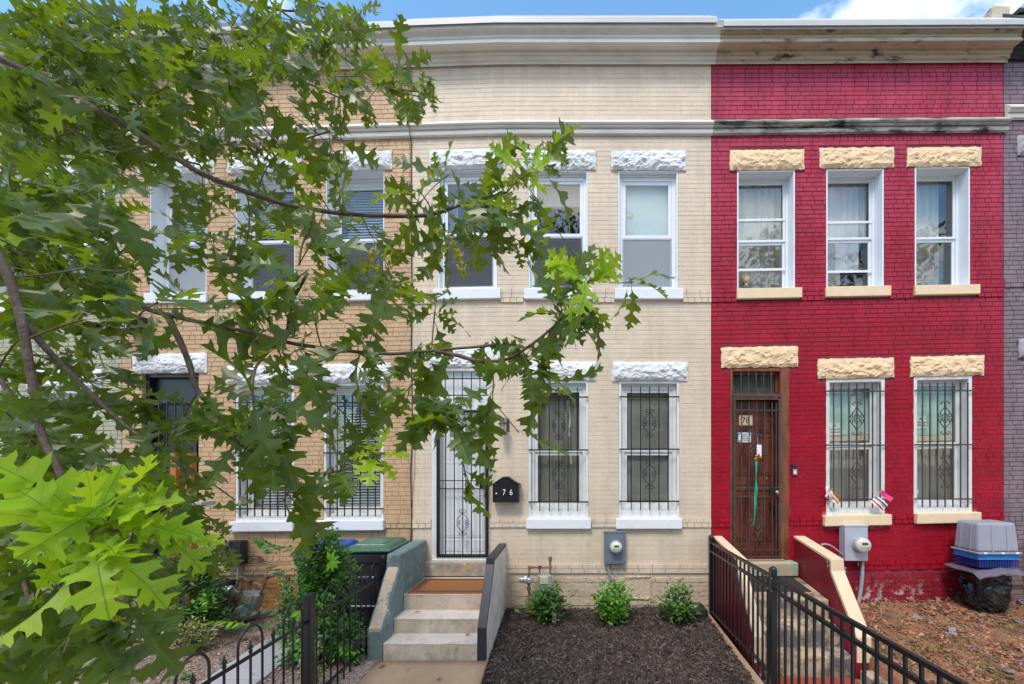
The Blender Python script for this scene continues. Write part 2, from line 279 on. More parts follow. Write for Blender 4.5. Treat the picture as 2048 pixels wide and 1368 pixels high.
# ------------------------------------------------------------------ mesh and object helpers
class MB:
    def __init__(s): s.v, s.f, s.t, s.tone = [], [], [], .5
    def face(s, *pts):
        k = len(s.v); s.v += [tuple(p) for p in pts]; s.f.append(tuple(range(k, k + len(pts)))); s.t.append(s.tone)
    def hexa(s, a, b):                 # a, b: two loops of four points, a = front, b = back
        k = len(s.v); s.v += [tuple(p) for p in a] + [tuple(p) for p in b]
        for q in ((0, 1, 2, 3), (7, 6, 5, 4), (0, 4, 5, 1), (1, 5, 6, 2), (2, 6, 7, 3), (3, 7, 4, 0)):
            s.f.append(tuple(k + i for i in q)); s.t.append(s.tone)
    def box(s, x0, x1, y0, y1, z0, z1, warp=False):
        g = (lambda x, z: W(x, z)) if warp else (lambda x, z: z)
        c = [(x0, z0), (x1, z0), (x1, z1), (x0, z1)]
        s.hexa([(x, y0, g(x, z)) for x, z in c], [(x, y1, g(x, z)) for x, z in c])
    def obox(s, c, dx, dy, dz, m=None):          # oriented box: centre, half sizes, 3x3 matrix
        m = m or Matrix.Identity(3); c = Vector(c)
        q = lambda a, b, e: c + m @ Vector((a * dx, b * dy, e * dz))
        s.hexa([q(-1, -1, -1), q(1, -1, -1), q(1, -1, 1), q(-1, -1, 1)], [q(-1, 1, -1), q(1, 1, -1), q(1, 1, 1), q(-1, 1, 1)])
    def ring(s, x0, x1, z0, z1, w, y0, y1, warp=True, wt=None, wb=None):
        wt = w if wt is None else wt; wb = w if wb is None else wb
        s.box(x0, x0 + w, y0, y1, z0, z1, warp); s.box(x1 - w, x1, y0, y1, z0, z1, warp)
        s.box(x0 + w, x1 - w, y0, y1, z1 - wt, z1, warp); s.box(x0 + w, x1 - w, y0, y1, z0, z0 + wb, warp)
    def tube(s, pts, r, n=6, cap=True, flat=1.0):
        pts = [Vector(p) for p in pts]; rs = r if hasattr(r, '__len__') else [r] * len(pts)
        k = len(s.v); up = None
        for i, p in enumerate(pts):
            d = (pts[min(i + 1, len(pts) - 1)] - pts[max(i - 1, 0)])
            if d.length < 1e-9: d = Vector((0, 0, 1))
            d.normalize()
            if up is None: up = Vector((0, 0, 1)) if abs(d.z) < .9 else Vector((0, 1, 0))
            a = d.cross(up)
            if a.length < 1e-6: a = d.cross(Vector((1, .3, 0)))
            a.normalize(); b = a.cross(d); up = b
            for j in range(n):
                t = 2 * math.pi * j / n; q = p + a * (math.cos(t) * rs[i]) + b * (math.sin(t) * rs[i] * flat); s.v.append(tuple(q))
        for i in range(len(pts) - 1):
            for j in range(n):
                s.f.append((k + i * n + j, k + i * n + (j + 1) % n, k + (i + 1) * n + (j + 1) % n, k + (i + 1) * n + j)); s.t.append(s.tone)
        if cap:
            s.f.append(tuple(k + j for j in range(n))[::-1]); s.f.append(tuple(k + (len(pts) - 1) * n + j for j in range(n))); s.t += [s.tone] * 2
    def lathe(s, c, prof, n=16, axis='z'):       # prof: (radius, along)
        k = len(s.v)
        for r, h in prof:
            for j in range(n):
                t = 2 * math.pi * j / n; a, b = r * math.cos(t), r * math.sin(t)
                s.v.append((c[0] + a, c[1] + b, c[2] + h) if axis == 'z' else (c[0] + a, c[1] + h, c[2] + b) if axis == 'y' else (c[0] + h, c[1] + a, c[2] + b))
        for i in range(len(prof) - 1):
            for j in range(n): s.f.append((k + i * n + j, k + i * n + (j + 1) % n, k + (i + 1) * n + (j + 1) % n, k + (i + 1) * n + j)); s.t.append(s.tone)
        s.f.append(tuple(k + j for j in range(n))[::-1]); s.f.append(tuple(k + (len(prof) - 1) * n + j for j in range(n))); s.t += [s.tone] * 2
    def prism(s, poly, x0, x1):                  # poly of (y, z) pushed along x
        k = len(s.v); m = len(poly)
        s.v += [(x0, y, z) for y, z in poly] + [(x1, y, z) for y, z in poly]
        s.f.append(tuple(range(k, k + m))); s.f.append(tuple(range(k + 2 * m - 1, k + m - 1, -1))); s.t += [s.tone] * 2
        for i in range(m): s.f.append((k + i, k + (i + 1) % m, k + m + (i + 1) % m, k + m + i)[::-1]); s.t.append(s.tone)
    def data(s, name, m, smooth=False):
        me = bpy.data.meshes.new(name); me.from_pydata(s.v, [], s.f)
        a = me.attributes.new('tone', 'FLOAT', 'FACE'); a.data.foreach_set('value', s.t)
        me.materials.append(MATS[m]); 
        if smooth: me.polygons.foreach_set('use_smooth', [True] * len(me.polygons))
        me.update(); return me
WM = {}
def link(o, parent=None):
    col.objects.link(o)
    if parent is not None:
        o.parent = parent
        o.matrix_parent_inverse = WM[parent.name].inverted()
    WM[o.name] = o.matrix_basis.copy()
    return o
def recalc(me):
    import bmesh
    b = bmesh.new(); b.from_mesh(me); bmesh.ops.recalc_face_normals(b, faces=b.faces); b.to_mesh(me); b.free()
def build(mb, name, m, parent=None, smooth=False, bevel=0, kind=None, fix=True, seg=2):
    me = mb.data(name, m, smooth)
    if fix: recalc(me)
    o = bpy.data.objects.new(name, me); link(o, parent)
    if bevel:
        md = o.modifiers.new('bevel', 'BEVEL'); md.width = bevel; md.segments = seg; md.limit_method = 'ANGLE'; md.angle_limit = R(35)
    if kind: o['kind'] = kind
    return o
def place(me, name, mw, parent=None):
    o = bpy.data.objects.new(name, me); o.matrix_basis = mw; return link(o, parent)
def empty(name, loc, label, cat, group=None):
    o = bpy.data.objects.new(name, None); o.location = loc; o.empty_display_size = .2
    col.objects.link(o); WM[o.name] = Matrix.Translation(loc)
    tag(o, label, cat, group); return o
def tag(o, label, cat, group=None):
    o['label'] = label; o['category'] = cat
    if group: o['group'] = group
    return o
def text(s, size, c, m, parent, name='lettering', depth=.002, rot=(R(90), 0, 0), sx=1.0):
    cu = bpy.data.curves.new(name, 'FONT'); cu.body = s; cu.size = size; cu.extrude = depth; cu.align_x = 'CENTER'; cu.align_y = 'CENTER'; cu.resolution_u = 3
    t = bpy.data.objects.new(name, cu); col.objects.link(t); bpy.context.view_layer.update()
    me = bpy.data.meshes.new_from_object(t.evaluated_get(bpy.context.evaluated_depsgraph_get()))
    bpy.data.objects.remove(t); me.materials.clear(); me.materials.append(MATS[m])
    o = bpy.data.objects.new(name, me); o.location = c; o.rotation_euler = rot; o.scale = (sx, 1, 1)
    o.matrix_basis = Matrix.LocRotScale(Vector(c), o.rotation_euler, Vector((sx, 1, 1)))
    return link(o, parent)

# ------------------------------------------------------------------ ground, walks and street
def sheet(name, x0, x1, t0, t1, h, m, step=.06, amp=0.0, fr=6.0, kind='structure', skirt=.25):
    nx, nt_ = max(2, int((x1 - x0) / step)), max(2, int((t1 - t0) / step)); v, f = [], []
    for j in range(nt_ + 1):
        for i in range(nx + 1):
            x = x0 + (x1 - x0) * i / nx; t = t0 + (t1 - t0) * j / nt_
            z = h(x, t) + (amp * noise.fractal(Vector((x * fr, t * fr, 3.3)), 1, 2, 4) if amp else 0)
            if i in (0, nx) or j in (0, nt_): z -= amp
            v.append((x, -t, z))
    for j in range(nt_):
        for i in range(nx):
            a = j * (nx + 1) + i; f.append((a, a + nx + 1, a + nx + 2, a + 1))
    k = len(v); edge = [i for i in range(nx + 1)] + [j * (nx + 1) + nx for j in range(1, nt_ + 1)] + [nt_ * (nx + 1) + i for i in range(nx - 1, -1, -1)] + [j * (nx + 1) for j in range(nt_ - 1, 0, -1)]
    for e in edge: v.append((v[e][0], v[e][1], v[e][2] - skirt))
    for q in range(len(edge)): f.append((edge[q], edge[(q + 1) % len(edge)], k + (q + 1) % len(edge), k + q))
    me = bpy.data.meshes.new(name); me.from_pydata(v, [], f); me.materials.append(MATS[m]); me.polygons.foreach_set('use_smooth', [True] * len(me.polygons)); recalc(me)
    o = bpy.data.objects.new(name, me); link(o); o['kind'] = kind; return o
H_MULCH = lambda x, t: -.03 - .105 * t + .03 * math.exp(-((x - 1.25) / .35) ** 2 - (t / .35) ** 2)
H_LEFT = lambda x, t: -.03 - .07 * t
H_STRIP = lambda x, t: -.05 - .07 * t
H_RIGHT = lambda x, t: .06 - .13 * t + .012 * (x - 4)
def H_ANY(x, t): return H_LEFT(x, t)
g = MB(); g.box(-400, 400, -500, 500, -1.2, -.72); build(g, 'ground', 'earth')['kind'] = 'structure'
sheet('mulch_bed', -.93, 1.93, .02, 3.6, H_MULCH, 'mulch', .035, .016, 9)
sheet('gravel_yard', -9.2, -2.12, .02, 3.6, H_LEFT, 'gravel_bed', .07, .012, 8)
sheet('red_yard', 3.40, 9.5, .02, 3.6, H_RIGHT, 'red_soil', .05, .025, 5)
sheet('walkway', -2.13, -.925, 1.39, 3.6, lambda x, t: -.118 - .05 * (t - 1.38), 'walk_tan', .12)
sheet('neighbour_walkway', 2.06, 3.42, 1.29, 3.6, lambda x, t: -.36 - .01 * t, 'old_concrete', .12, .006, 9)
g = MB(); g.box(-60, 60, -6.9, -3.62, -.9, -.42); build(g, 'sidewalk', 'sidewalk')['kind'] = 'structure'
g = MB(); g.box(-60, 60, -7.05, -6.92, -.9, -.43); build(g, 'kerb', 'concrete', bevel=.02)['kind'] = 'structure'
g = MB(); g.box(-60, 60, -16.5, -7.07, -.9, -.56); build(g, 'road', 'asphalt')['kind'] = 'structure'
g = MB(); g.box(-60, 60, -24, -16.52, -.9, -.42); build(g, 'opposite_sidewalk', 'sidewalk')['kind'] = 'structure'

def scatter(name, n, reg, h, m, size, kind='chip', lift=.004, seed=1, thin=.25, tones=(0, 1)):
    rnd = random.Random(seed); b = MB()
    for _ in range(n):
        x0, x1, t0, t1 = reg[0] if len(reg) == 1 else rnd.choice(reg)
        x, t = rnd.uniform(x0, x1), rnd.uniform(t0, t1); L = rnd.uniform(*size); z = h(x, t) + lift + noise.fractal(Vector((x * 9, t * 9, 1)), 1, 2, 3) * .006
        b.tone = rnd.uniform(*tones) ** 1.4
        m3 = Matrix.Rotation(rnd.uniform(0, 6.28), 3, 'Z') @ Matrix.Rotation(rnd.gauss(0, .35), 3, 'Y') @ Matrix.Rotation(rnd.gauss(0, .5), 3, 'X')
        if kind == 'chip': b.obox((x, -t, z), L / 2, L * thin / 2, L * .06, m3)
        else:
            k = len(b.v); w = L / 2; c = Vector((x, -t, z))
            for q in ((w, 0, 0), (0, w * .8, 0), (-w, 0, 0), (0, -w * .8, 0), (0, 0, w * .55), (0, 0, -w * .4)): b.v.append(tuple(c + m3 @ Vector(q)))
            for q in ((0, 1, 4), (1, 2, 4), (2, 3, 4), (3, 0, 4), (1, 0, 5), (2, 1, 5), (3, 2, 5), (0, 3, 5)): b.f.append(tuple(k + i for i in q)); b.t.append(b.tone)
    return build(b, name, m, kind='stuff', fix=False)
tag(scatter('mulch_chips', 15000, [(-.92, 1.93, .03, 2.6)], H_MULCH, 'mulch_chip', (.02, .06), seed=2), 'dark shredded bark mulch covering the bed before the cream house', 'mulch')
tag(scatter('gravel', 26000, [(-5.6, -2.2, .03, 2.3), (-2.32, -2.14, .9, 2.4)], lambda x, t: H_LEFT(x, t) + .004, 'pebble', (.012, .030), 'peb', seed=3), 'pinkish beige pea gravel covering the yard left of the steps', 'gravel')
tag(scatter('bark_litter', 15000, [(3.45, 7.4, .03, 2.8)], H_RIGHT, 'red_chip', (.015, .06), seed=4, thin=.4), 'reddish bark litter scattered over the yard before the red house', 'bark litter')
tag(scatter('slate_chips', 130, [(4.6, 7.3, .3, 2.6), (6.3, 7.3, .1, .6)], H_RIGHT, 'slate_chip', (.04, .13), seed=5, thin=.6, lift=.01), 'grey slate flakes lying in the reddish yard at the right', 'stone flakes')
def grass(name, n, reg, h, hh, label, seed, gate=None):
    rnd = random.Random(seed); b = MB()
    for _ in range(n):
        x0, x1, t0, t1 = rnd.choice(reg); x, t = rnd.uniform(x0, x1), rnd.uniform(t0, t1)
        if gate and noise.noise(Vector((x * 1.3, t * 1.3, 7))) < gate: continue
        z = h(x, t); b.tone = rnd.random(); a = rnd.uniform(0, 6.28); L = rnd.uniform(*hh); w = .003
        dx, dy = math.cos(a), math.sin(a); ln = rnd.uniform(.3, 1.0) * L
        p0, p1, p2 = Vector((x, -t, z)), Vector((x + dx * ln * .4, -t + dy * ln * .4, z + L * .6)), Vector((x + dx * ln, -t + dy * ln, z + L * .75))
        s = Vector((-dy, dx, 0)) * w
        b.face(p0 - s, p0 + s, p1 + s, p1 - s); b.face(p1 - s, p1 + s, p2)
    tag(build(b, name, 'grass', kind='stuff', fix=False), label, 'grass')
grass('grass', 9000, [(3.6, 7.4, 1.0, 2.9), (4.5, 7.4, .6, 2.9)], H_RIGHT, (.02, .07), 'thin yellow green grass growing through the reddish yard', 6, .02)
grass('grass', 500, [(5.6, 6.1, .02, .25)], H_RIGHT, (.06, .22), 'tuft of long grass at the foot of the black bag by the red wall', 8)

# pavers in the gravel yard
pv = empty('stepping_path', (-3.4, -1.6, -.1), 'grey bluestone slab path crossing the gravel yard towards the street', 'path')
for i, (xa, xb, ta, tb) in enumerate([(-3.72, -3.14, .72, 1.12), (-3.72, -3.14, 1.135, 1.75), (-3.72, -3.14, 1.765, 2.40), (-3.72, -3.14, 2.415, 3.05), (-4.6, -3.735, 1.83, 2.40), (-5.5, -4.615, 1.83, 2.40), (-6.4, -5.515, 1.83, 2.40)]):
    b = MB(); zz = H_LEFT(0, (ta + tb) / 2) + .022 + .004 * (i % 3); dz = .07 * (tb - ta) / 2
    b.hexa([(xa, -tb, zz - .05 - dz), (xb, -tb, zz - .05 - dz), (xb, -tb, zz - dz), (xa, -tb, zz - dz)], [(xa, -ta, zz - .05 + dz), (xb, -ta, zz - .05 + dz), (xb, -ta, zz + dz), (xa, -ta, zz + dz)])
    build(b, 'slab', 'bluestone', pv, bevel=.006)

# ------------------------------------------------------------------ the row houses
random.seed(11)
BR = {}
def brick_mesh(mname, prd):
    key = (mname, round(prd, 4))
    if key not in BR:
        b = MB(); e = .0025; h = .0322 if 'beige' in mname else .0302; b.hexa([(-.5 + .012, -prd, -h + e), (.5 - .012, -prd, -h + e), (.5 - .012, -prd, h - e), (-.5 + .012, -prd, h - e)], [(-.5, .006, -h), (.5, .006, -h), (.5, .006, h), (-.5, .006, h)])
        BR[key] = b.data('brick', mname)
    return BR[key]
def subtract(a, b, cuts):
    seg = [(a, b)]
    for c, d in cuts:
        seg = [s for x, y in seg for s in ((x, min(y, c)), (max(x, d), y)) if s[1] - s[0] > .02]
    return seg
def in_view(x, z):
    d = DIST; px = VX + x / d * FPX; py = VY - (z - CZ) / d * FPX
    return -20 < px < 2068 and -20 < py < 1388
LEVEL = 0.0668
def bricks(house, mname, x0, x1, z0, z1, holes, proud, picks, vg=.0035):
    """courses of bricks round the openings; those nearest the camera are parts of their own (picks), the rest one mesh"""
    rest, singles = MB(), []
    n0 = int(math.floor(z0 / LEVEL)); r = 0
    for n in range(n0, int(z1 / LEVEL) + 1):
        zc = n * LEVEL + LEVEL / 2
        if zc - .03 < z0 or zc + .03 > z1: continue
        cuts = [(h[0], h[1]) for h in holes if zc + .028 > h[2] and zc - .028 < h[3]]
        rnd = random.Random(n * 31 + int(x0 * 10)); x = x0 - rnd.choice((0, .1, .1, .05)) - rnd.uniform(0, .02)
        head = n % 7 == 3
        while x < x1 - .01:
            L = rnd.gauss(.198, .006) if not head else rnd.gauss(.1, .004)
            a, bb = max(x + vg, x0 + .001), min(x + L - vg, x1 - .001)
            if bb - a > .02:
                for c, d in subtract(a, bb, cuts):
                    prd = proud(zc) + rnd.uniform(.0, .0022)
                    singles.append((c, d, zc + rnd.gauss(0, .0006), prd, rnd.gauss(0, .004)))
            x += L
    for i, (c, d, z, p, rz) in enumerate(singles):
        singles[i] = (((c + d) / 2) ** 2 + (z - CZ) ** 2 + (0 if in_view((c + d) / 2, z) else 1e4), c, d, z, p, rz)
    singles.sort()
    for i, (_, c, d, z, p, rz) in enumerate(singles):
        xc, L = (c + d) / 2, d - c; zw = W(xc, z); sl = (W(d, z) - W(c, z)) / L
        if i < picks:
            me = brick_mesh(mname, round(p, 3))
            mw = Matrix.Translation((xc, 0, zw)) @ Matrix.Rotation(-math.atan(sl), 4, 'Y') @ Matrix.Rotation(rz * .4, 4, 'Z') @ Matrix.Diagonal((L, 1, 1, 1))
            place(me, 'brick', mw, house)
        else:
            e, h = .0025, (.0322 if 'beige' in mname else .0302); dz = sl * L / 2; ti = rz * L * .2; rest.tone = random.random()
            rest.hexa([(c + e, -p + ti, zw - h + e - dz), (d - e, -p - ti, zw - h + e + dz), (d - e, -p - ti, zw + h - e + dz), (c + e, -p + ti, zw + h - e - dz)],
                      [(c, .006, zw - h - dz), (d, .006, zw - h + dz), (d, .006, zw + h + dz), (c, .006, zw + h - dz)])
    build(rest, 'brickwork', mname, house, kind='stuff', fix=False)
def wall(house, name, m, x0, x1, z0, z1, holes, y=0.0, depth=.30):
    """the mortar plane with its openings and reveals"""
    xs = sorted(set([x0, x1] + [h[i] for h in holes for i in (0, 1) if x0 < h[i] < x1] + [x0 + (x1 - x0) * i / 9 for i in range(1, 9)]))
    zs = sorted(set([z0, z1] + [h[i] for h in holes for i in (2, 3) if z0 < h[i] < z1] + [z0 + (z1 - z0) * i / 12 for i in range(1, 12)]))
    solid = lambda i, j: 0 <= i < len(xs) - 1 and 0 <= j < len(zs) - 1 and not any(h[0] < (xs[i] + xs[i + 1]) / 2 < h[1] and h[2] < (zs[j] + zs[j + 1]) / 2 < h[3] for h in holes)
    b = MB()
    for i in range(len(xs) - 1):
        for j in range(len(zs) - 1):
            if not solid(i, j): continue
            a, c, e, f = xs[i], xs[i + 1], zs[j], zs[j + 1]; q = lambda x, z, yy: (x, yy, W(x, z))
            b.face(q(a, e, y), q(c, e, y), q(c, f, y), q(a, f, y)); b.face(q(a, f, y + depth), q(c, f, y + depth), q(c, e, y + depth), q(a, e, y + depth))
            if not solid(i - 1, j): b.face(q(a, e, y + depth), q(a, e, y), q(a, f, y), q(a, f, y + depth))
            if not solid(i + 1, j): b.face(q(c, e, y), q(c, e, y + depth), q(c, f, y + depth), q(c, f, y))
            if not solid(i, j - 1): b.face(q(a, e, y + depth), q(c, e, y + depth), q(c, e, y), q(a, e, y))
            if not solid(i, j + 1): b.face(q(a, f, y), q(c, f, y), q(c, f, y + depth), q(a, f, y + depth))
    return build(b, name, m, house, fix=False)
def rockface(house, m, px0, px1, py0, py1, seed, name='lintel', t=.02, bulge=.052):
    """rock-faced stone: chiselled margin, broken face standing proud"""
    pc = (px0 + px1) / 2; x0, x1, z1, z0 = X(px0), X(px1), UZ(pc, py0), UZ(pc, py1)
    nx, nz_ = 54, 14; v, f = [], []; fl = []
    for j in range(nz_ + 1):
        for i in range(nx + 1):
            u, w = i / nx, j / nz_; x, z = x0 + (x1 - x0) * u, z0 + (z1 - z0) * w
            ed = min(1, min(u * (x1 - x0), (1 - u) * (x1 - x0)) / .05) * min(1, min(w * (z1 - z0), (1 - w) * (z1 - z0)) / .045)
            n1 = noise.fractal(Vector((x * (4 + seed % 3), z * 8, seed)), .8, 2.1, 6); n2 = abs(noise.noise(Vector((x * (8 + seed % 5) + 3 + z * 9, z * 14, seed + 4)))) ; n3 = noise.cell(Vector((x * 13 + n1, z * 20 + n1 * 2, seed)))
            top = .35 + .65 * min(1, (1 - w) * 2.2)
            y = -t - bulge * ed * max(.12, (.42 + .4 * n1 + .55 * n2 + .18 * n3) * top)
            jx = .013 * noise.fractal(Vector((x * 18, z * 18, seed + 9)), 1, 2, 3)
            v.append((x + (jx if i in (0, nx) else 0), y, W(x, z + (jx if j in (0, nz_) else 0))))
    for j in range(nz_):
        for i in range(nx):
            a = j * (nx + 1) + i; f.append((a, a + 1, a + nx + 2, a + nx + 1))
    k = len(v); edge = list(range(nx + 1)) + [j * (nx + 1) + nx for j in range(1, nz_ + 1)] + [nz_ * (nx + 1) + i for i in range(nx - 1, -1, -1)] + [j * (nx + 1) for j in range(nz_ - 1, 0, -1)]
    for e in edge: v.append((v[e][0], .09, v[e][2]))
    for q in range(len(edge)): f.append((edge[(q + 1) % len(edge)], edge[q], k + q, k + (q + 1) % len(edge)))
    me = bpy.data.meshes.new(name); me.from_pydata(v, [], f); me.materials.append(MATS[m])
    o = bpy.data.objects.new(name, me); link(o, house); return o
def sill(house, m, px0, px1, py0, py1, t=.055):
    pc = (px0 + px1) / 2; b = MB(); b.box(X(px0), X(px1), -t, .16, UZ(pc, py1), UZ(pc, py0), True); return build(b, 'sill', m, house, bevel=.008)
def pane(b, x0, x1, z0, z1, y): b.box(x0, x1, y, y + .005, z0, z1, True)
def window(house, o, rec, frame_m='vinyl_white', liner=.03, mid=None, fw=.035, sw=.035, style=(), glass='glass', top_gap=0.0, grid=(), lift_bot=0.0, dark='interior', upper_glass=None):
    """o = opening px x0, x1, top, bottom (photo pixels)"""
    pc = (o[0] + o[1]) / 2; x0, x1, z1, z0 = X(o[0]), X(o[1]), UZ(pc, o[2]), UZ(pc, o[3])
    zm = UZ(pc, mid) if mid else (z0 + z1) / 2
    b = MB(); e = .002
    b.ring(x0 + e, x1 - e, z0 + e, z1 - e, liner, -.004, rec + .07)                              # liner
    fx0, fx1, fz0, fz1 = x0 + liner, x1 - liner, z0 + liner + lift_bot, z1 - liner - top_gap
    if lift_bot: b.box(fx0, fx1, rec * .35, rec + .06, z0 + liner, fz0 - .001, True)
    if top_gap: b.box(fx0, fx1, rec * .8, rec + .06, fz1 + .001, z1 - liner - .001, True)
    b.ring(fx0 + .001, fx1 - .001, fz0 + .001, fz1 - .001, fw, rec, rec + .06)
    w = build(b, 'window', frame_m, house, bevel=.004)
    gx0, gx1, gz0, gz1 = fx0 + fw + .002, fx1 - fw - .002, fz0 + fw + .002, fz1 - fw - .002
    b = MB(); b.ring(gx0, gx1, zm - .001, gz1, sw, rec + .012, rec + .034); build(b, 'sash', frame_m, w, bevel=.003)
    b = MB(); b.ring(gx0, gx1, gz0, zm - .003, sw, rec + .030, rec + .052); build(b, 'sash', frame_m, w, bevel=.003)
    b = MB(); pane(b, gx0 + sw - .004, gx1 - sw + .004, zm + sw - .004, gz1 - sw + .004, rec + .022); build(b, 'pane', upper_glass or glass, w)
    b = MB(); pane(b, gx0 + sw - .004, gx1 - sw + .004, gz0 + sw - .004, zm - sw + .001, rec + .042); build(b, 'pane', glass, w)
    for g_ in grid:
        zg = UZ(pc, g_); b = MB(); b.box(gx0 + .004, gx1 - .004, rec + .002, rec + .011, zg - .018, zg + .018, True); build(b, 'crossbar', frame_m, w, bevel=.003)
    yb = rec + .13; bx0, bx1 = fx0 + .01, fx1 - .01
    for s in style:
        k = s[0]
        if k == 'blind':
            b = MB(); z = (z1 - .05) if len(s) < 2 else UZ(pc, s[1]); zb = z0 + .06
            while z > zb: b.tone = random.random(); b.hexa([(bx0, yb - .012, W(bx0, z) - .017), (bx1, yb - .012, W(bx1, z) - .017), (bx1, yb - .012, W(bx1, z) - .019), (bx0, yb - .012, W(bx0, z) - .019)][::-1], [(bx0, yb + .012, W(bx0, z) + .012), (bx1, yb + .012, W(bx1, z) + .012), (bx1, yb + .012, W(bx1, z) + .010), (bx0, yb + .012, W(bx0, z) + .010)][::-1]); z -= .043
            build(b, 'blind', 'blind', w)
        elif k in ('curtain', 'curtain_pale', 'curtain_dark'):
            a, c = s[1] if len(s) > 1 else (0, 1); zt_, zb_ = s[2] if len(s) > 2 else (z1, z0); b = MB(); n = 46
            for i in range(n):
                u0, u1 = a + (c - a) * i / n, a + (c - a) * (i + 1) / n; f_ = lambda u: yb + .03 + .022 * math.sin(u * 34 + 2 * math.sin(u * 9)); g0, g1 = bx0 + (bx1 - bx0) * u0, bx0 + (bx1 - bx0) * u1
                b.face((g0, f_(u0), W(g0, zb_)), (g1, f_(u1), W(g1, zb_)), (g1, f_(u1) , W(g1, zt_)), (g0, f_(u0), W(g0, zt_)))
            build(b, 'curtain', k, w, smooth=True, fix=False)
        elif k == 'shade':
            yb = rec + .085; b = MB(); b.box(bx0 + .02, bx1 - .02, yb, yb + .01, UZ(pc, s[2]), UZ(pc, s[1]), True); build(b, 'shade', s[3] if len(s) > 3 else 'shade', w)
        elif k == 'pleats':
            b = MB(); za, zb_ = UZ(pc, s[1]), UZ(pc, s[2]); n = 15
            for i in range(n):
                p, q = za + (zb_ - za) * i / n, za + (zb_ - za) * (i + 1) / n; m_ = (p + q) / 2
                for (u, yu), (v_, yv) in (((p, yb), (m_, yb + .02)), ((m_, yb + .02), (q, yb))):
                    for kx in range(8):
                        xa, xb = bx0 + (bx1 - bx0) * kx / 8, bx0 + (bx1 - bx0) * (kx + 1) / 8; wv = lambda x: .012 * math.sin(x * 19 + i * .8)
                        b.face((xa, yv, W(xa, v_ + wv(xa))), (xb, yv, W(xb, v_ + wv(xb))), (xb, yu, W(xb, u + wv(xb))), (xa, yu, W(xa, u + wv(xa))))
            build(b, 'shade', 'shade', w, fix=False)
        elif k == 'screen':
            b = MB(); ym = rec + .022; b.box(gx0 + .012, gx1 - .012, ym, ym + .0015, gz0 + .012, zm - .02, True); build(b, 'screen', s[1] if len(s) > 1 else 'insect_screen', w)
            b = MB(); b.ring(gx0 + .002, gx1 - .002, gz0 + .002, zm - .006, .014, rec + .016, rec + .027); build(b, 'screen_frame', 'meter_light', w)
    b = MB()                                                                                        # the room behind
    xa, xb, za, zb_ = x0 - .02, x1 + .02, z0 - .02, z1 + .02; y0_, y1_ = rec + .072, 1.0
    q = lambda x, y, z: (x, y, W(x, z))
    b.face(q(xa, y1_, za), q(xb, y1_, za), q(xb, y1_, zb_), q(xa, y1_, zb_)); b.face(q(xa, y0_, za), q(xa, y1_, za), q(xa, y1_, zb_), q(xa, y0_, zb_)); b.face(q(xb, y1_, za), q(xb, y0_, za), q(xb, y0_, zb_), q(xb, y1_, zb_))
    b.face(q(xa, y0_, za), q(xb, y0_, za), q(xb, y1_, za), q(xa, y1_, za)); b.face(q(xa, y1_, zb_), q(xb, y1_, zb_), q(xb, y0_, zb_), q(xa, y0_, zb_))
    build(b, 'room', dark, w, fix=False)
    return w
def spiral(c, r, a0, turns, sgn=1, n=14):
    return [(c[0] + math.cos(a0 + sgn * turns * 2 * math.pi * i / n) * r * (1 - .72 * i / n), c[1] + math.sin(a0 + sgn * turns * 2 * math.pi * i / n) * r * (1 - .72 * i / n)) for i in range(n + 1)]
def scroll(parent, cx, cz, y, w, h, m, style=0, r=.0045):
    b = MB(); g = lambda pts: [(cx + p[0], y, cz + p[1]) for p in pts]
    hw, hh = w / 2, h / 2
    for sx in (-1, 1):
        for sz in (-1, 1):
            k = lambda p: (sx * p[0], sz * p[1])
            if style == 0:
                b.tube(g([k(p) for p in [(.004, hh * .70), (hw * .42, hh * .60), (hw * .45, hh * .45), (hw * .75, hh * .42), (hw * .82, hh * .25), (hw * .98, hh * .17)] + spiral((hw * .66, hh * .12), hw * .33, .2, -.9)]), r, 5)
                b.tube(g([k(p) for p in spiral((hw * .36, hh * .86), hw * .34, 2.6, -.85)] ), r, 5)
                b.tube(g([k((.004, hh * .72)), k((hw * .1, hh * .84))]), r, 5)
            else:
                b.tube(g([k(p) for p in [(.004, hh * .72), (hw * .25, hh * .55), (hw * .62, hh * .36), (hw * .55, hh * .20)] + spiral((hw * .66, hh * .14), hw * .32, 1.8, -1.0)]), r, 5)
                b.tube(g([k(p) for p in spiral((hw * .40, hh * .90), hw * .34, 3.4, -.8)]), r, 5)
                b.tube(g([k((.004, hh * .3)), k((hw * .3, hh * .15)), k((hw * .34, 0))]), r, 5)
        for sz in (-1, 1): b.box(cx - .013, cx + .013, y - .008, y + .008, cz + sz * hh * .76 - .008, cz + sz * hh * .76 + .008) if sx == 1 else None
    return build(b, 'scroll', m, parent, smooth=False)
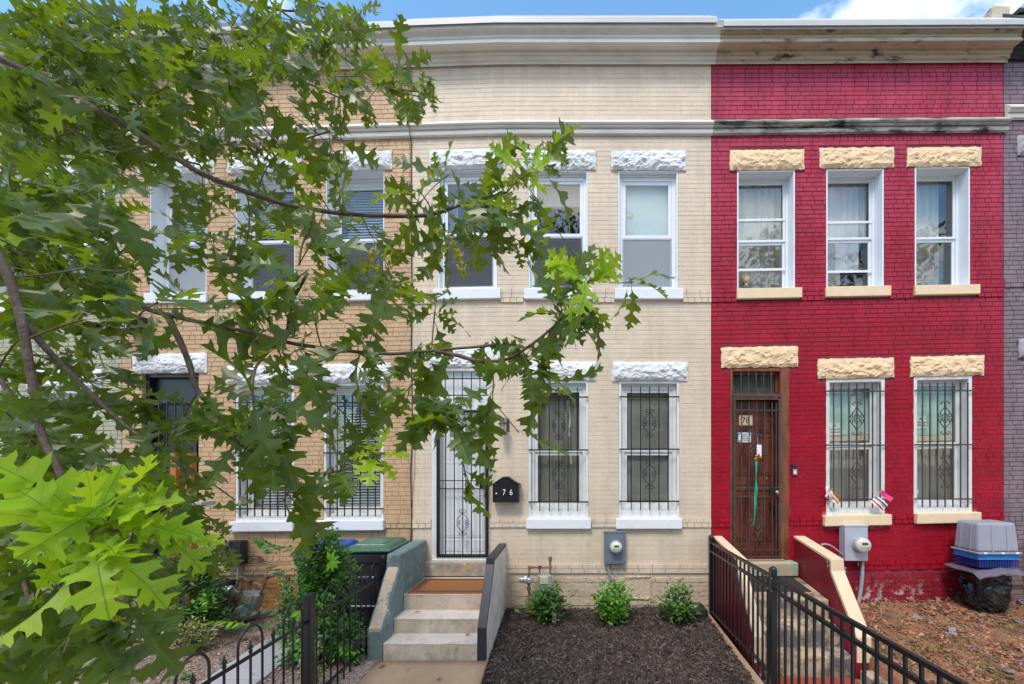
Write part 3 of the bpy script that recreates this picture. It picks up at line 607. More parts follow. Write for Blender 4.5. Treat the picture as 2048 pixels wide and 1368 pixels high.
def grille(house, px0, px1, rails, bars, py0, py1, t=.035, m='iron_black', scrolls=(), style=0, hold=.10, size=(.19, .40), r=.0065, wrap=True, sr=.006):
    pc = (px0 + px1) / 2; x0, x1 = X(px0), X(px1); b = MB()
    g = None
    for ry in rails:
        b = MB(); z = W((x0 + x1) / 2, UZ(pc, ry)); b.box(x0, x1, -t - .004, -t + .004, z - .010, z + .010)
        if wrap: b.box(x0, x0 + .008, -t + .0041, hold, z - .009, z + .009); b.box(x1 - .008, x1, -t + .0041, hold, z - .009, z + .009)
        o = build(b, 'rail' if g else 'window_grille', m, g or house); g = g or o
    za, zb = W(X(pc), UZ(pc, py1)), W(X(pc), UZ(pc, py0)); me = None
    for i, bx in enumerate(bars):
        if me is None: b = MB(); b.box(-r, r, -r, r, za, zb); me = b.data('bar', m)
        place(me, 'bar', Matrix.Translation((X(bx), -t - .013, 0)), g)
    for sx, sy in scrolls: scroll(g, X(sx), W(X(sx), UZ(sx, sy)), -t - .013, *size, m, style, sr)
    return g
def moulding(house, name, m, prof, pxs, y_add=0.0, close=True):
    """prof: (t, photo row where the edge shows, measured at px 1000..1425); run along pxs"""
    v, f = [], []; n = len(prof)
    for px in pxs:
        for t, py in prof:
            k = (DIST - t) / DIST; x = X(px); zz = CZ + (VY - py) / S * k
            v.append((x, -t - y_add, W(x, zz)))
    m_ = len(pxs)
    for i in range(m_ - 1):
        for j in range(n - 1): f.append((i * n + j, (i + 1) * n + j, (i + 1) * n + j + 1, i * n + j + 1))
    if close:
        f.append(tuple(range(n))); f.append(tuple((m_ - 1) * n + j for j in range(n - 1, -1, -1)))
        for i in range(m_ - 1): f.append((i * n + n - 1, (i + 1) * n + n - 1, (i + 1) * n, i * n))
    me = bpy.data.meshes.new(name); me.from_pydata(v, [], f); me.materials.append(MATS[m]); recalc(me)
    o = bpy.data.objects.new(name, me); link(o, house); return o
CORN = [(-.02, 128.5), (.035, 128.5), (.035, 123), (.06, 119), (.07, 111), (.085, 109.5), (.10, 104), (.10, 100.5), (.215, 85), (.23, 84), (.23, 78), (.218, 77), (.23, 74.5), (.235, 71.5), (.225, 70), (.235, 67), (.255, 61), (.285, 55.5), (.30, 53), (.30, 51.5), (-.02, 51)]
CTOP = [(-.02, 51.2), (.302, 51.2), (.302, 45), (.325, 44.5), (.325, 34), (.32, 33), (-.02, 31)]
BELT = [(-.02, 271), (.02, 271), (.025, 268.5), (.045, 266), (.05, 262), (.045, 259), (.035, 256.5), (.06, 254.5), (.075, 250.5), (.075, 248.5), (.09, 247), (.10, 244), (.10, 242.5), (-.02, 238.5)]
def house_shell(house, x0, x1, zt, m_side, m_roof='roofing'):
    b = MB(); b.box(x0 + .02, x1 - .02, 1.05, 9.5, -.6, zt - .10); b.box(x0 + .005, x0 + .1, .31, 1.04, -.6, zt - .1, False); b.box(x1 - .1, x1 - .005, .31, 1.04, -.6, zt - .1, False)
    build(b, 'rear_wall', m_side, house)
    b = MB(); b.box(x0 + .004, x1 - .004, .02, 9.6, zt - .095, zt - .02); build(b, 'roof', m_roof, house)
def hole(px0, px1, py0, py1):
    pc = (px0 + px1) / 2; return (X(px0), X(px1), UZ(pc, py1), UZ(pc, py0))
def house(name, label, px0, px1, zb, mb_, mm, openings, blocks, base=None, proudf=None, picks=300, zt=None, base_top=None, m_side='plain_brick'):
    x0, x1 = X(px0), X(px1); h = empty(name, ((x0 + x1) / 2, 0, 0), label, 'house')
    zt = zt or Z(50); hs = [hole(*o) for o in openings]; bl = [hole(*o) for o in blocks]
    wall(h, 'wall', mm, x0, x1, base_top, zt, hs)
    bricks(h, mb_, x0, x1, base_top, Z(124), hs + bl, proudf, picks, .0012 if 'beige' in mb_ else .0035)
    if base: wall(h, 'foundation', base, x0, x1, zb, base_top - .001, [q for q in hs if q[2] < base_top], y=.0)
    return h, x0, x1

def proud_std(base=.004, band=.022, lower=True, dz=0.0):
    def f(z):
        for a, b in ((601, 580), (1057, 1038), (1153, 1127)):
            if Z(a) + dz - .002 < z < Z(b) + dz + .01: return band
        return base
    return f
BT = Z(1153)

# ---- the cream house, number 76
OB = [(876, 995, 340, 580), (1057, 1176, 341, 580), (1236, 1356, 342, 580), (863, 980, 735, 1116), (1056.5, 1177, 761, 1037), (1237.5, 1359, 762, 1037)]
BB = [(860, 1011, 300, 340), (1043.5, 1192, 302, 341), (1221.5, 1371.5, 303, 342), (868.5, 1002, 580, 601), (1049, 1185, 580, 601), (1228.5, 1365, 580, 601),
      (856.5, 1003, 697, 735), (1040, 1192, 723, 761), (1224.5, 1375, 724, 762), (1053.5, 1181.5, 1037, 1057), (1231.5, 1362, 1037, 1057), (858, 984, 1116, 1153)]
h76, ax0, ax1 = house('brick_house', 'cream painted brick row house with white stone lintels, a caged white door and black mailbox', 825, 1422, -.3, 'brick_beige', 'mortar_beige', OB, BB, 'base_beige', proud_std(.0018), base_top=BT)
bricks(h76, 'base_beige', ax0, ax1, -.15, BT - .004, [], lambda z: .006 + .004 * math.sin(z * 40), 0)
house_shell(h76, ax0, ax1, Z(40), 'plain_brick')
for i, q in enumerate([BB[0], BB[1], BB[2], BB[6], BB[7], BB[8]]): rockface(h76, 'stone_white', *q, seed=10 + i * 3.7)
for q in (BB[3], BB[4], BB[5]): sill(h76, 'sill_white', q[0], q[1], q[2] - .5, q[3] - .5)
for q in (BB[9], BB[10]): sill(h76, 'sill_white', q[0], q[1], q[2] - .5, q[3] - .5, .065)
window(h76, OB[0], .07, 'vinyl_white', .02, 465, .05, .045, [('screen',), ('curtain_dark', (0, .25))], top_gap=.03, dark='interior')
window(h76, OB[1], .07, 'vinyl_white', .02, 467, .05, .045, [('screen',), ('shade', 344, 400, 'interior_light')], top_gap=.03, glass='glass_bright')
window(h76, OB[2], .07, 'vinyl_white', .02, 471, .05, .05, [('screen', 'mesh_pale'), ('shade', 344, 472), ('pleats', 472, 578)], top_gap=.03, glass='glass')
for q, st in ((OB[4], [('curtain_dark', (0, 1))]), (OB[5], [('curtain_dark', (.0, .55)), ('shade', 764, 1030, 'interior_light')])):
    window(h76, q, .06, 'wood_white', .035, 904, .05, .045, st, top_gap=.03, lift_bot=.09, glass='glass')
grille(h76, 1058, 1176, (795, 900, 1003.5), (1080.4, 1099.2, 1117.7, 1136.2, 1154.6), 776, 1021.6, scrolls=((1117.7, 852), (1117.7, 949)), hold=.05)
grille(h76, 1238.5, 1357, (794.5, 898.6, 1002), (1261.4, 1279.8, 1298, 1316.5, 1334.7), 774, 1019, scrolls=((1298, 847), (1298, 949)), hold=.05)
# door: frame, leaf with four lights, caged transom, number, security gate
zt, zb = Z(735), Z(1116); x0, x1 = X(863), X(980)
b = MB(); b.box(x0 + .002, X(874.5), -.012, .14, zb, zt - .002); b.box(X(978), x1 - .001, -.008, .14, zb, zt - .002); b.box(X(874.6), X(977.9), -.006, .14, zt - .05, zt - .003); b.box(X(874.6), X(977.9), .0, .14, Z(820), Z(798))
b.box(X(874.6), X(977.9), -.03, .14, zb - .02, zb + .018)
build(b, 'door_frame', 'wood_white', h76, bevel=.005)
b = MB(); b.box(X(875), X(977.5), .06, .10, zb + .02, Z(820.3)); dr = build(b, 'door', 'door_white', h76)
for (pa, pb, qa, qb) in ((886, 923, 926, 1075), (930, 967, 926, 1075), (886, 923, 1082, 1104), (930, 967, 1082, 1104), (886, 923, 838, 846), (930, 967, 838, 846)):
    b = MB(); b.ring(X(pa), X(pb), Z(qb), Z(qa), .008, .052, .060, False); b.box(X(pa) + .02, X(pb) - .02, .055, .0605, Z(qb) + .02, Z(qa) - .02) if qb - qa > 20 else None; build(b, 'door_panel', 'door_white', dr, bevel=.002)
for pa, pb in ((898, 923.5), (946 - 18, 966)):
    for qa, qb in ((852, 874), (879, 902)):
        b = MB(); b.box(X(pa), X(pb), .052, .0595, Z(qb), Z(qa)); build(b, 'pane', 'glass_clear', dr)
        b = MB(); b.box(X(pa), X(pb), .0597, .0601, Z(qb), Z(qa)); build(b, 'door_light', 'curtain_dark', dr)
b = MB(); b.box(X(875), X(977.5), .05, .06, Z(797.5), Z(740.5)); build(b, 'transom', 'door_white', h76)
text('76', .125, (X(930), -.004, Z(810)), 'ink', h76, 'door_number', .002)
b = MB()
for py in (758, 791): b.box(X(876), X(978), -.028, -.020, Z(py) - .008, Z(py) + .008)
tg = build(b, 'transom_grille', 'iron_black', h76)
for px in (892, 909, 926, 944, 961): b = MB(); b.box(X(px) - .006, X(px) + .006, -.040, -.029, Z(806), Z(746)); build(b, 'bar', 'iron_black', tg)
b = MB(); b.ring(X(874.7), X(977.8), Z(1113.5), Z(820.5), .045, -.045, -.012, False, wt=.035, wb=.03); gt = build(b, 'security_gate', 'iron_black', h76, bevel=.003)
b = MB(); 
for py in (961, 977): b.box(X(880), X(972), -.036, -.024, Z(py) - .006, Z(py) + .006)
b.box(X(880), X(972), -.036, -.024, Z(1108) - .006, Z(1108) + .006)
build(b, 'gate_rail', 'iron_black', gt)
for px in (893.3, 910.3, 927.2, 944.3, 961.3): b = MB(); b.box(X(px) - .0065, X(px) + .0065, -.050, -.037, Z(1112), Z(823)); build(b, 'bar', 'iron_black', gt)
scroll(gt, X(927.2), Z(1044), -.055, .17, .37, 'iron_black', 0); scroll(gt, X(927.2), Z(892), -.055, .17, .37, 'iron_black', 0)
b = MB(); b.box(X(961.5), X(973), -.056, -.020, Z(976.5), Z(961.5)); lk = build(b, 'lock_box', 'iron_black', gt, bevel=.003)
b = MB(); b.lathe((X(968), -.058, Z(969)), [(.012, 0), (.014, -.02), (.026, -.03), (.028, -.045), (.018, -.055)], 14, 'y'); build(b, 'knob', 'iron_black', gt, smooth=True)
b = MB(); b.box(X(962), X(973), -.030, -.022, Z(991) - .003, Z(991) + .003); b.box(X(971), X(975), -.052, -.046, Z(995), Z(986)); build(b, 'latch', 'iron_black', gt)
# threshold stone
b = MB(); b.box(X(853), X(986), -.10, .04, Z(1149.5), Z(1120.5)); build(b, 'threshold', 'stoop_stone', h76, bevel=.018, seg=3)
b = MB(); b.box(X(866), X(978), -.075, .04, Z(1120.3), Z(1116.3)); build(b, 'door_sill', 'wood_white', h76, bevel=.004)
# cornice and belt
ps = list(range(825, 1000, 35)) + [1000]; ps2 = [1000.3, 1100, 1200, 1300, 1429]
for pp in (ps, ps2):
    moulding(h76, 'cornice', 'trim_cream', CORN, pp); moulding(h76, 'belt_course', 'trim_cream', BELT, [min(q, 1424) for q in pp])
moulding(h76, 'roof_flashing', 'trim_flash', CTOP, ps + ps2[1:-1] + [1418])
b = MB(); b.tube([(X(1208), -.03, Z(1153)), (X(1214), -.03, Z(1200))], .004, 4)
# sealed vent outline
b = MB()
rn = random.Random(4)
cx_, cz_ = (X(1248), X(1301)), (Z(1196), Z(1153.5))
for i in range(90):
    u = i / 90 * 4; s_ = int(u); w_ = u - s_
    x, z = [(cx_[0] + (cx_[1] - cx_[0]) * w_, cz_[1]), (cx_[1], cz_[1] + (cz_[0] - cz_[1]) * w_), (cx_[1] + (cx_[0] - cx_[1]) * w_, cz_[0]), (cx_[0], cz_[0] + (cz_[1] - cz_[0]) * w_)][s_]
    rr = rn.uniform(.009, .022) if s_ != 1 else rn.uniform(.004, .008)
    b.lathe((x + rn.gauss(0, .006), -.012, z + rn.gauss(0, .006)), [(rr * .6, -rr * .8), (rr, 0), (rr * .6, rr * .8)], 6)
b.box(cx_[0] + .01, cx_[1] - .01, -.011, -.002, cz_[0] + .01, cz_[1] - .01)
build(b, 'vent_patch', 'cement_patch', h76)

# ---- the red house, number 78
OR_ = [(1473.8, 1590, 341, 579), (1652, 1767.6, 338, 575.5), (1829, 1940, 334, 573), (1459.5, 1578, 735, 1117), (1652, 1769.5, 757, 1029.5), (1827, 1944, 752, 1025)]
BR_ = [(1459, 1607, 301.5, 341), (1638, 1786, 297, 337.5), (1812.5, 1960, 296.5, 334), (1471.7, 1600.5, 579, 599.5), (1648, 1777, 575.5, 595.7), (1825, 1953.5, 573, 592.3),
       (1442, 1594.5, 694, 735), (1634.5, 1786, 717, 757), (1819.5, 1966, 712.5, 752), (1644, 1776, 1029.5, 1050.5), (1826, 1953, 1025, 1045.5), (1457, 1580, 1117, 1140)]
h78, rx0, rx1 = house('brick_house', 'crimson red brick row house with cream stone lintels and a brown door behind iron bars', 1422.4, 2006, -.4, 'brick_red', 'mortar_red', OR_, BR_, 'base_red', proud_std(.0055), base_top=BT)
bricks(h78, 'base_red', rx0, rx1, -.3, BT - .004, [], lambda z: .006, 0)
house_shell(h78, rx0, rx1, Z(40), 'plain_brick')
for i, q in enumerate([BR_[0], BR_[1], BR_[2], BR_[6], BR_[7], BR_[8]]): rockface(h78, 'stone_cream', *q, seed=50 + i * 3.1, bulge=.045)
for q in BR_[3:6]: sill(h78, 'sill_cream', q[0], q[1], q[2] - .5, q[3] - .5)
for q in BR_[9:11]: sill(h78, 'sill_cream', q[0], q[1], q[2] - .5, q[3] - .5, .075)
w1 = window(h78, OR_[0], .15, 'vinyl_white', .022, 472, .03, .035, [('curtain', (0, 1), (Z(345), Z(470))), ('curtain_dark', (0, 1), (Z(470), Z(580)))], top_gap=.01, grid=(427, 529), glass='glass_bright')
window(h78, OR_[1], .15, 'vinyl_white', .022, 467, .03, .035, [('curtain_pale', (0, 1), (Z(340), Z(466))), ('curtain_dark', (0, .5), (Z(466), Z(577))), ('curtain_pale', (.0, .85), (Z(466), Z(530)))], grid=(432, 533), glass='glass')
window(h78, OR_[2], .15, 'vinyl_white', .022, 466, .03, .035, [('curtain', (0, .8), (Z(336), Z(466))), ('curtain_dark', (0.1, .8), (Z(466), Z(574)))], glass='glass_bright')
for q, gx in ((OR_[4], 1708), (OR_[5], 1883)):
    pc = (q[0] + q[1]) / 2
    w = window(h78, q, .10, 'wood_white', .05, 892 if q is OR_[4] else 890, .03, .045, [('shade', q[2] + 8, 868, 'green_paper'), ('shade', 869, 880, 'paper_tan'), ('curtain_dark', (0, 1), (Z(884), Z(1028)))], lift_bot=.05, glass='glass_clear')
    lab = MB(); lx = X(1684 if q is OR_[4] else 1862); lz = W(lx, UZ(pc, 856 if q is OR_[4] else 842))
    lab.box(lx - .085, lx + .085, .172, .176, lz - .09, lz + .10); build(lab, 'sticker', 'paper', w)
    text('American\nCraftsman', .042, (lx, .1695, lz - .02), 'ink', w, 'lettering', .001)
    b = MB(); b.face((lx - .03, .1705, lz + .03), (lx + .03, .1705, lz + .045), (lx - .005, .1705, lz + .085)); build(b, 'emblem', 'flag_green', w, fix=False)
b = MB(); b.box(X(1720), X(1731), .178, .182, W(X(1725), UZ(1725, 820)), W(X(1725), UZ(1725, 788))); build(b, 'sticker', 'paper', h78)
b = MB(); b.box(X(1855), X(1862.5), .20, .202, W(X(1858), UZ(1858, 990)), W(X(1858), UZ(1858, 980))); build(b, 'paper_tag', 'paper', h78)
grille(h78, 1650, 1771, (783, 890.5, 998), (1663, 1678.5, 1693.5, 1709, 1724.5, 1740, 1755), 767, 1014.5, m='iron_brown', size=(.21, .46), sr=.007, scrolls=((1709, 838), (1709, 946)), style=1, hold=.03)
grille(h78, 1828, 1945, (782, 889.5, 997.5), (1839, 1854, 1869, 1884, 1899.5, 1914.7, 1929), 766, 1014, m='iron_brown', size=(.21, .46), sr=.007, scrolls=((1884, 836), (1884, 943)), style=1, hold=.03)
def ZR(px, py): return W(X(px), UZ(px, py))
x0, x1 = X(1459.5), X(1578); dzr = lambda py: ZR(1518, py)
b = MB(); b.box(x0 + .002, X(1465), -.006, .16, dzr(1117), dzr(735) - .003); b.box(X(1560), x1 - .002, -.014, .16, dzr(1117), dzr(735) - .003); b.box(X(1465.1), X(1559.9), -.010, .16, dzr(743), dzr(735) - .004); b.box(X(1465.1), X(1559.9), .03, .16, dzr(798), dzr(790))
b.box(X(1465.1), X(1559.9), .05, .16, dzr(841), dzr(831)) if False else None
build(b, 'door_frame', 'wood_brown', h78, bevel=.006)
b = MB(); b.ring(X(1465.2), X(1559.7), dzr(789.8), dzr(743.2), .03, .06, .10, False); tr = build(b, 'transom', 'wood_brown', h78, bevel=.003)
b = MB(); b.box(X(1469), X(1556), .075, .080, dzr(787), dzr(747)); build(b, 'pane', 'glass', tr)
b = MB(); b.box(X(1468), X(1557), .12, .15, dzr(787), dzr(747)); build(b, 'backing', 'interior', tr)
b = MB(); b.box(X(1465.3), X(1559.6), .115, .15, dzr(1116.5), dzr(798.3)); dr = build(b, 'door', 'door_brown', h78)
for (pa, pb, qa, qb) in ((1470, 1506, 838, 864), (1516, 1550, 838, 864), (1470, 1506, 872, 950), (1516, 1550, 872, 950), (1470, 1550, 968, 982), (1470, 1506, 996, 1084), (1516, 1550, 996, 1084)):
    b = MB(); b.ring(X(pa), X(pb), dzr(qb), dzr(qa), .014, .103, .1145, False); b.box(X(pa) + .035, X(pb) - .035, .106, .1148, dzr(qb) + .03, dzr(qa) - .03) if qb - qa > 20 else None; build(b, 'door_panel', 'door_brown', dr, bevel=.003)
b = MB()
for px in [1478 + 14.3 * i for i in range(6)]: pass
for py in (791,): b.box(X(1465), X(1560), -.036, -.012, dzr(py + 3), dzr(py - 2))
tg = build(b, 'transom_grille', 'iron_brown', h78)
for px in (1480.5, 1495.5, 1510.5, 1525.5, 1540.5): b = MB(); b.box(X(px) - .006, X(px) + .006, -.034, -.022, dzr(788), dzr(745)); build(b, 'bar', 'iron_brown', tg)
b = MB(); b.ring(X(1465.4), X(1559.4), dzr(1115), dzr(797.5), .03, -.03, .005, False, wt=.02, wb=.02); gt = build(b, 'security_gate', 'iron_brown', h78, bevel=.003)
b = MB()
for py in (821, 975, 992, 1098): b.box(X(1469), X(1556), -.045, -.031, dzr(py) - .008, dzr(py) + .008)
build(b, 'gate_rail', 'iron_brown', gt)
for px in (1480, 1495, 1510, 1525.5, 1540.5, 1548.5): b = MB(); b.box(X(px) - .0055, X(px) + .0055, -.058, -.046, dzr(1111), dzr(806)); build(b, 'bar', 'iron_brown', gt)
for cy in (900, 1047): scroll(gt, X(1510.5), dzr(cy), -.062, .21, .46, 'iron_brown', 1, .0065)
b = MB(); b.box(X(1536), X(1552), -.062, -.03, dzr(993), dzr(974)); build(b, 'lock_box', 'iron_black', gt, bevel=.003)
b = MB(); b.lathe((X(1547), -.062, dzr(984)), [(.014, 0), (.014, -.02), (.028, -.03), (.032, -.045), (.02, -.058)], 16, 'y'); build(b, 'knob', 'brass', gt, smooth=True)
b = MB(); b.lathe((X(1540), .114, dzr(957)), [(.016, 0), (.016, -.012)], 12, 'y'); build(b, 'deadbolt', 'brass', dr)
b = MB(); b.box(X(1484), X(1511), .098, .103, dzr(849.5), dzr(829)); pl = build(b, 'number_plate', 'paper_tan', dr)
text('78', .125, (X(1497), .096, dzr(839.5)), 'ink', dr, 'door_number', .001)
b = MB(); b.box(X(1482), X(1508), .098, .102, dzr(884), dzr(864)); build(b, 'paper_note', 'paper', dr)
b = MB()
for (qx, qz) in ((1482.5, 866), (1507, 866), (1483, 882)): b.obox((X(qx), .096, dzr(qz)), .022, .001, .017, Matrix.Rotation(.6, 3, 'Y'))
build(b, 'tape', 'tape_blue', dr)
text('PLEASE\nLEAVE\nPARCELS\nAT DOOR', .028, (X(1495), .0965, dzr(874)), 'ink', dr, 'lettering', .0006)
b = MB(); b.box(X(1463), X(1566), -.05, .12, dzr(1120), dzr(1117.2)); build(b, 'door_sill', 'timber', h78, bevel=.005)
b = MB(); b.box(X(1440), X(1585.5), -.16, .04, Z(1147.5), dzr(1120.3)); build(b, 'threshold', 'stoop_green', h78, bevel=.022, seg=3)
q1, q2 = [1429.5, 1520, 1600, 1665], [1665.3, 1760, 1860, 1940, 2006]
moulding(h78, 'cornice', 'trim_stained', CORN, q1); moulding(h78, 'cornice', 'trim_stained', CORN, q2 + [2010], .004)
moulding(h78, 'roof_flashing', 'trim_flash', [(t, y + 7) for t, y in CTOP], [1430.5, 1600, 1800, 2013])
moulding(h78, 'belt_course', 'trim_rusty', BELT, [1424.5, 1500, 1580, 1652]); moulding(h78, 'belt_course', 'trim_rusty', BELT, [1652.3, 1750, 1850, 1950, 2010], .005)

# ---- the tan orange house with white lintels, half behind the oak
OO = [(300, 413.5, 349, 588), (471.5, 590.5, 345, 586), (651.7, 769, 341.5, 583), (284, 398, 746, 1122), (471.5, 588.7, 768, 1042), (648, 767.4, 766, 1040)]
BO = [(278, 430, 313, 349), (457, 606, 309, 346), (636, 785, 304.5, 341.5), (295, 419, 588, 608.5), (462.7, 600, 586, 606.5), (637, 772.5, 583, 604), (268, 416, 707, 746), (456, 606, 730.5, 768), (633.5, 783, 727.5, 766), (466, 592, 1042, 1062), (638, 770.5, 1040, 1060), (282, 400, 1122, 1150)]
hO, ox0, ox1 = house('brick_house', 'tan orange brick row house with white lintels, partly hidden by the oak branches', 245, 824.6, -.3, 'brick_orange', 'mortar_orange', OO, BO, 'base_orange', proud_std(.0055), base_top=BT)
bricks(hO, 'base_orange', ox0, ox1, -.15, BT - .004, [], lambda z: .005, 0)
house_shell(hO, ox0, ox1, Z(40), 'plain_brick')
for i, q in enumerate([BO[0], BO[1], BO[2], BO[6], BO[7], BO[8]]): rockface(hO, 'stone_white', *q, seed=90 + i * 2.9)
for q in BO[3:6]: sill(hO, 'sill_white', q[0], q[1], q[2] - .5, q[3] - .5)
for q in BO[9:11]: sill(hO, 'sill_white', q[0], q[1], q[2] - .5, q[3] - .5, .075)
for q in OO[:3]: window(hO, q, .19, 'vinyl_white', .012, (q[2] + q[3]) / 2 + 5, .06, .04, [('blind',), ('screen',)] if q is not OO[0] else [('blind',), ('screen', 'mesh_pale')], top_gap=.03, lift_bot=.03, glass='glass')
for q in OO[4:]: window(hO, q, .13, 'wood_white', .035, 906, .05, .04, [('blind',)], top_gap=.02, lift_bot=.05, glass='glass')
for dx in (0, -178.5):
    grille(hO, 649 + dx, 767 + dx, (806, 906, 1017), [v + dx for v in (664, 678.5, 693, 708.3, 723.7, 739, 754)], 791, 1031.6, scrolls=((708.3 + dx, 858), (708.3 + dx, 960)), style=0, size=(.2, .42), hold=.04)
x0, x1 = X(284), X(398); dz_ = lambda py: ZR(341, py)
b = MB(); b.ring(x0 + .002, x1 - .002, dz_(1122), dz_(746) - .003, .05, .05, .2, False); build(b, 'door_frame', 'iron_black', hO, bevel=.004)
b = MB(); b.box(x0 + .053, x1 - .053, .13, .17, dz_(1118), dz_(752)); dr = build(b, 'door', 'iron_black', hO)
b = MB(); b.ring(x0 + .06, x1 - .06, dz_(1117), dz_(800), .04, .02, .05, False); gt = build(b, 'security_gate', 'iron_black', hO)
for i in range(6): b = MB(); xx = x0 + .12 + i * (x1 - x0 - .24) / 5; b.box(xx - .006, xx + .006, .005, .018, dz_(1114), dz_(803)); build(b, 'bar', 'iron_black', gt)
b = MB(); b.box(X(268), X(416), -.3, .04, -.1, dz_(1123)); build(b, 'threshold', 'old_concrete', hO, bevel=.02)
qs = [245, 330, 420, 520, 620, 720, 824.7]
moulding(hO, 'cornice', 'trim_cream', CORN, qs, .003); moulding(hO, 'belt_course', 'trim_cream', BELT, qs, .003); moulding(hO, 'roof_flashing', 'trim_flash', [(t, y + 3) for t, y in CTOP], qs, .003)

# ---- the sage house at the far left
OS = [(-90, 25, 362, 606), (95, 210, 358, 600), (-290, -170, 362, 606), (69, 192, 778, 1060), (-115, 5, 782, 1066), (-300, -180, 760, 1130)]
BS = [(-105, 40, 322, 362), (80, 226, 318, 358), (-305, -155, 322, 362), (-98, 33, 606, 627), (88, 218, 600, 621), (-297, -163, 606, 627), (55, 206, 738, 778), (-122, 26, 738, 782), (-315, -165, 720, 760), (62, 198, 1060, 1080), (-120, 10, 1066, 1086), (-302, -178, 1130, 1150)]
hS, sx0, sx1 = house('brick_house', 'pale sage green brick row house with patched paint at the far left', -345, 244.6, -.4, 'brick_sage', 'mortar_sage', OS, BS, 'mortar_sage', proud_std(.0055), base_top=BT)
house_shell(hS, sx0, sx1, Z(40), 'plain_brick')
for i, q in enumerate([BS[0], BS[1], BS[2], BS[6], BS[7], BS[8]]): rockface(hS, 'stone_white', *q, seed=130 + i * 2.9)
for q in BS[3:6] + BS[9:11]: sill(hS, 'sill_white', q[0], q[1], q[2] - .5, q[3] - .5)
for q in OS[:3]: window(hS, q, .14, 'vinyl_white', .03, (q[2] + q[3]) / 2, .04, .04, [('curtain', (0, 1)), ('screen', 'mesh_pale')])
for q in OS[3:5]: window(hS, q, .10, 'wood_white', .06, (q[2] + q[3]) / 2, .05, .04, [('blind',)])
b = MB(); b.box(X(-300) + .002, X(-180) - .002, .06, .12, ZR(-240, 1130), ZR(-240, 760)); build(b, 'door', 'door_brown', hS)
qs = [-345, -200, -60, 80, 244.7]
moulding(hS, 'cornice', 'trim_cream', CORN, qs, .001); moulding(hS, 'belt_course', 'trim_cream', BELT, qs, .001); moulding(hS, 'roof_flashing', 'trim_flash', CTOP, qs, .001)

# ---- the mauve house at the right edge
OP = [(2070, 2190, 312, 545), (2250, 2370, 308, 541), (2430, 2550, 304, 537), (2240, 2360, 730, 990), (2420, 2540, 725, 985), (2050, 2165, 715, 1085)]
BP = [(2032, 2205, 272, 312), (2235, 2385, 268, 308), (2415, 2565, 264, 304), (2060, 2200, 545, 563), (2240, 2380, 541, 559), (2420, 2560, 537, 555), (2225, 2375, 690, 730), (2405, 2555, 685, 725), (2035, 2180, 675, 715), (2230, 2370, 990, 1010), (2410, 2550, 985, 1005)]
hP, px0_, px1_ = house('brick_house', 'mauve grey brick row house cut off by the right edge', 2006.6, 2600, -.4, 'brick_purple', 'mortar_purple', OP, BP, 'mortar_purple', lambda z: .022 if Z(592) < z < Z(572) else .0055, base_top=.2)
bricks(hP, 'brick_purple', px0_, px1_, -.3, .19, [], lambda z: .006, 0)
house_shell(hP, px0_, px1_, Z(100), 'plain_brick')
for i, q in enumerate([BP[0], BP[1], BP[2], BP[6], BP[7], BP[8]]): rockface(hP, 'stone_grey', *q, seed=170 + i * 2.9)
for q in BP[3:6] + BP[9:11]: sill(hP, 'stone_grey', *q)
for q in OP[:5]: window(hP, q, .14, 'vinyl_white', .03, (q[2] + q[3]) / 2, .04, .04, [('blind',)])
b = MB(); b.box(X(2050) + .002, X(2165) - .002, .06, .12, ZR(2107, 1085), ZR(2107, 715)); build(b, 'door', 'door_brown', hP)
zd = ZR(2107, 1085)
for k in range(4): b = MB(); b.box(X(2045), X(2170), -.45 - .27 * k, -.002 if k == 0 else -.45 - .27 * (k - 1) - .002, -.6, zd - .02 - .19 * k); build(b, 'door_step', 'old_concrete', hP, bevel=.012)
b = MB(); b.ring(X(2050) + .003, X(2165) - .003, zd + .002, ZR(2107, 715) - .003, .06, .02, .059, False); build(b, 'door_frame', 'wood_white', hP, bevel=.004)
moulding(hP, 'belt_course', 'trim_cream', [(t, y - 26) for t, y in BELT], [2009, 2100, 2300, 2600])
moulding(hP, 'cornice', 'roof_slate', [(t * 1.1, y - 8) for t, y in CORN[:15]] + [(.35, 40), (-.02, 30)], [2008, 2150, 2350, 2600])
gx, gz = X(2024), W(X(2024), Z(36)) - .05
b = MB(); b.hexa([(gx, -.1, gz), (X(2600), -.1, gz), (X(2600), -.1, gz + 1.6), (gx + 1.6, -.1, gz + 1.6)], [(gx, 3, gz), (X(2600), 3, gz), (X(2600), 3, gz + 1.6), (gx + 1.6, 3, gz + 1.6)]); build(b, 'gable_roof', 'roof_slate', hP)
b = MB(); b.hexa([(gx - .08, -.16, gz), (gx + .02, -.16, gz), (gx + 1.62, -.16, gz + 1.6), (gx + 1.52, -.16, gz + 1.6)], [(gx - .08, 3, gz), (gx + .02, 3, gz), (gx + 1.62, 3, gz + 1.6), (gx + 1.52, 3, gz + 1.6)]); build(b, 'verge_board', 'trim_flash', hP)
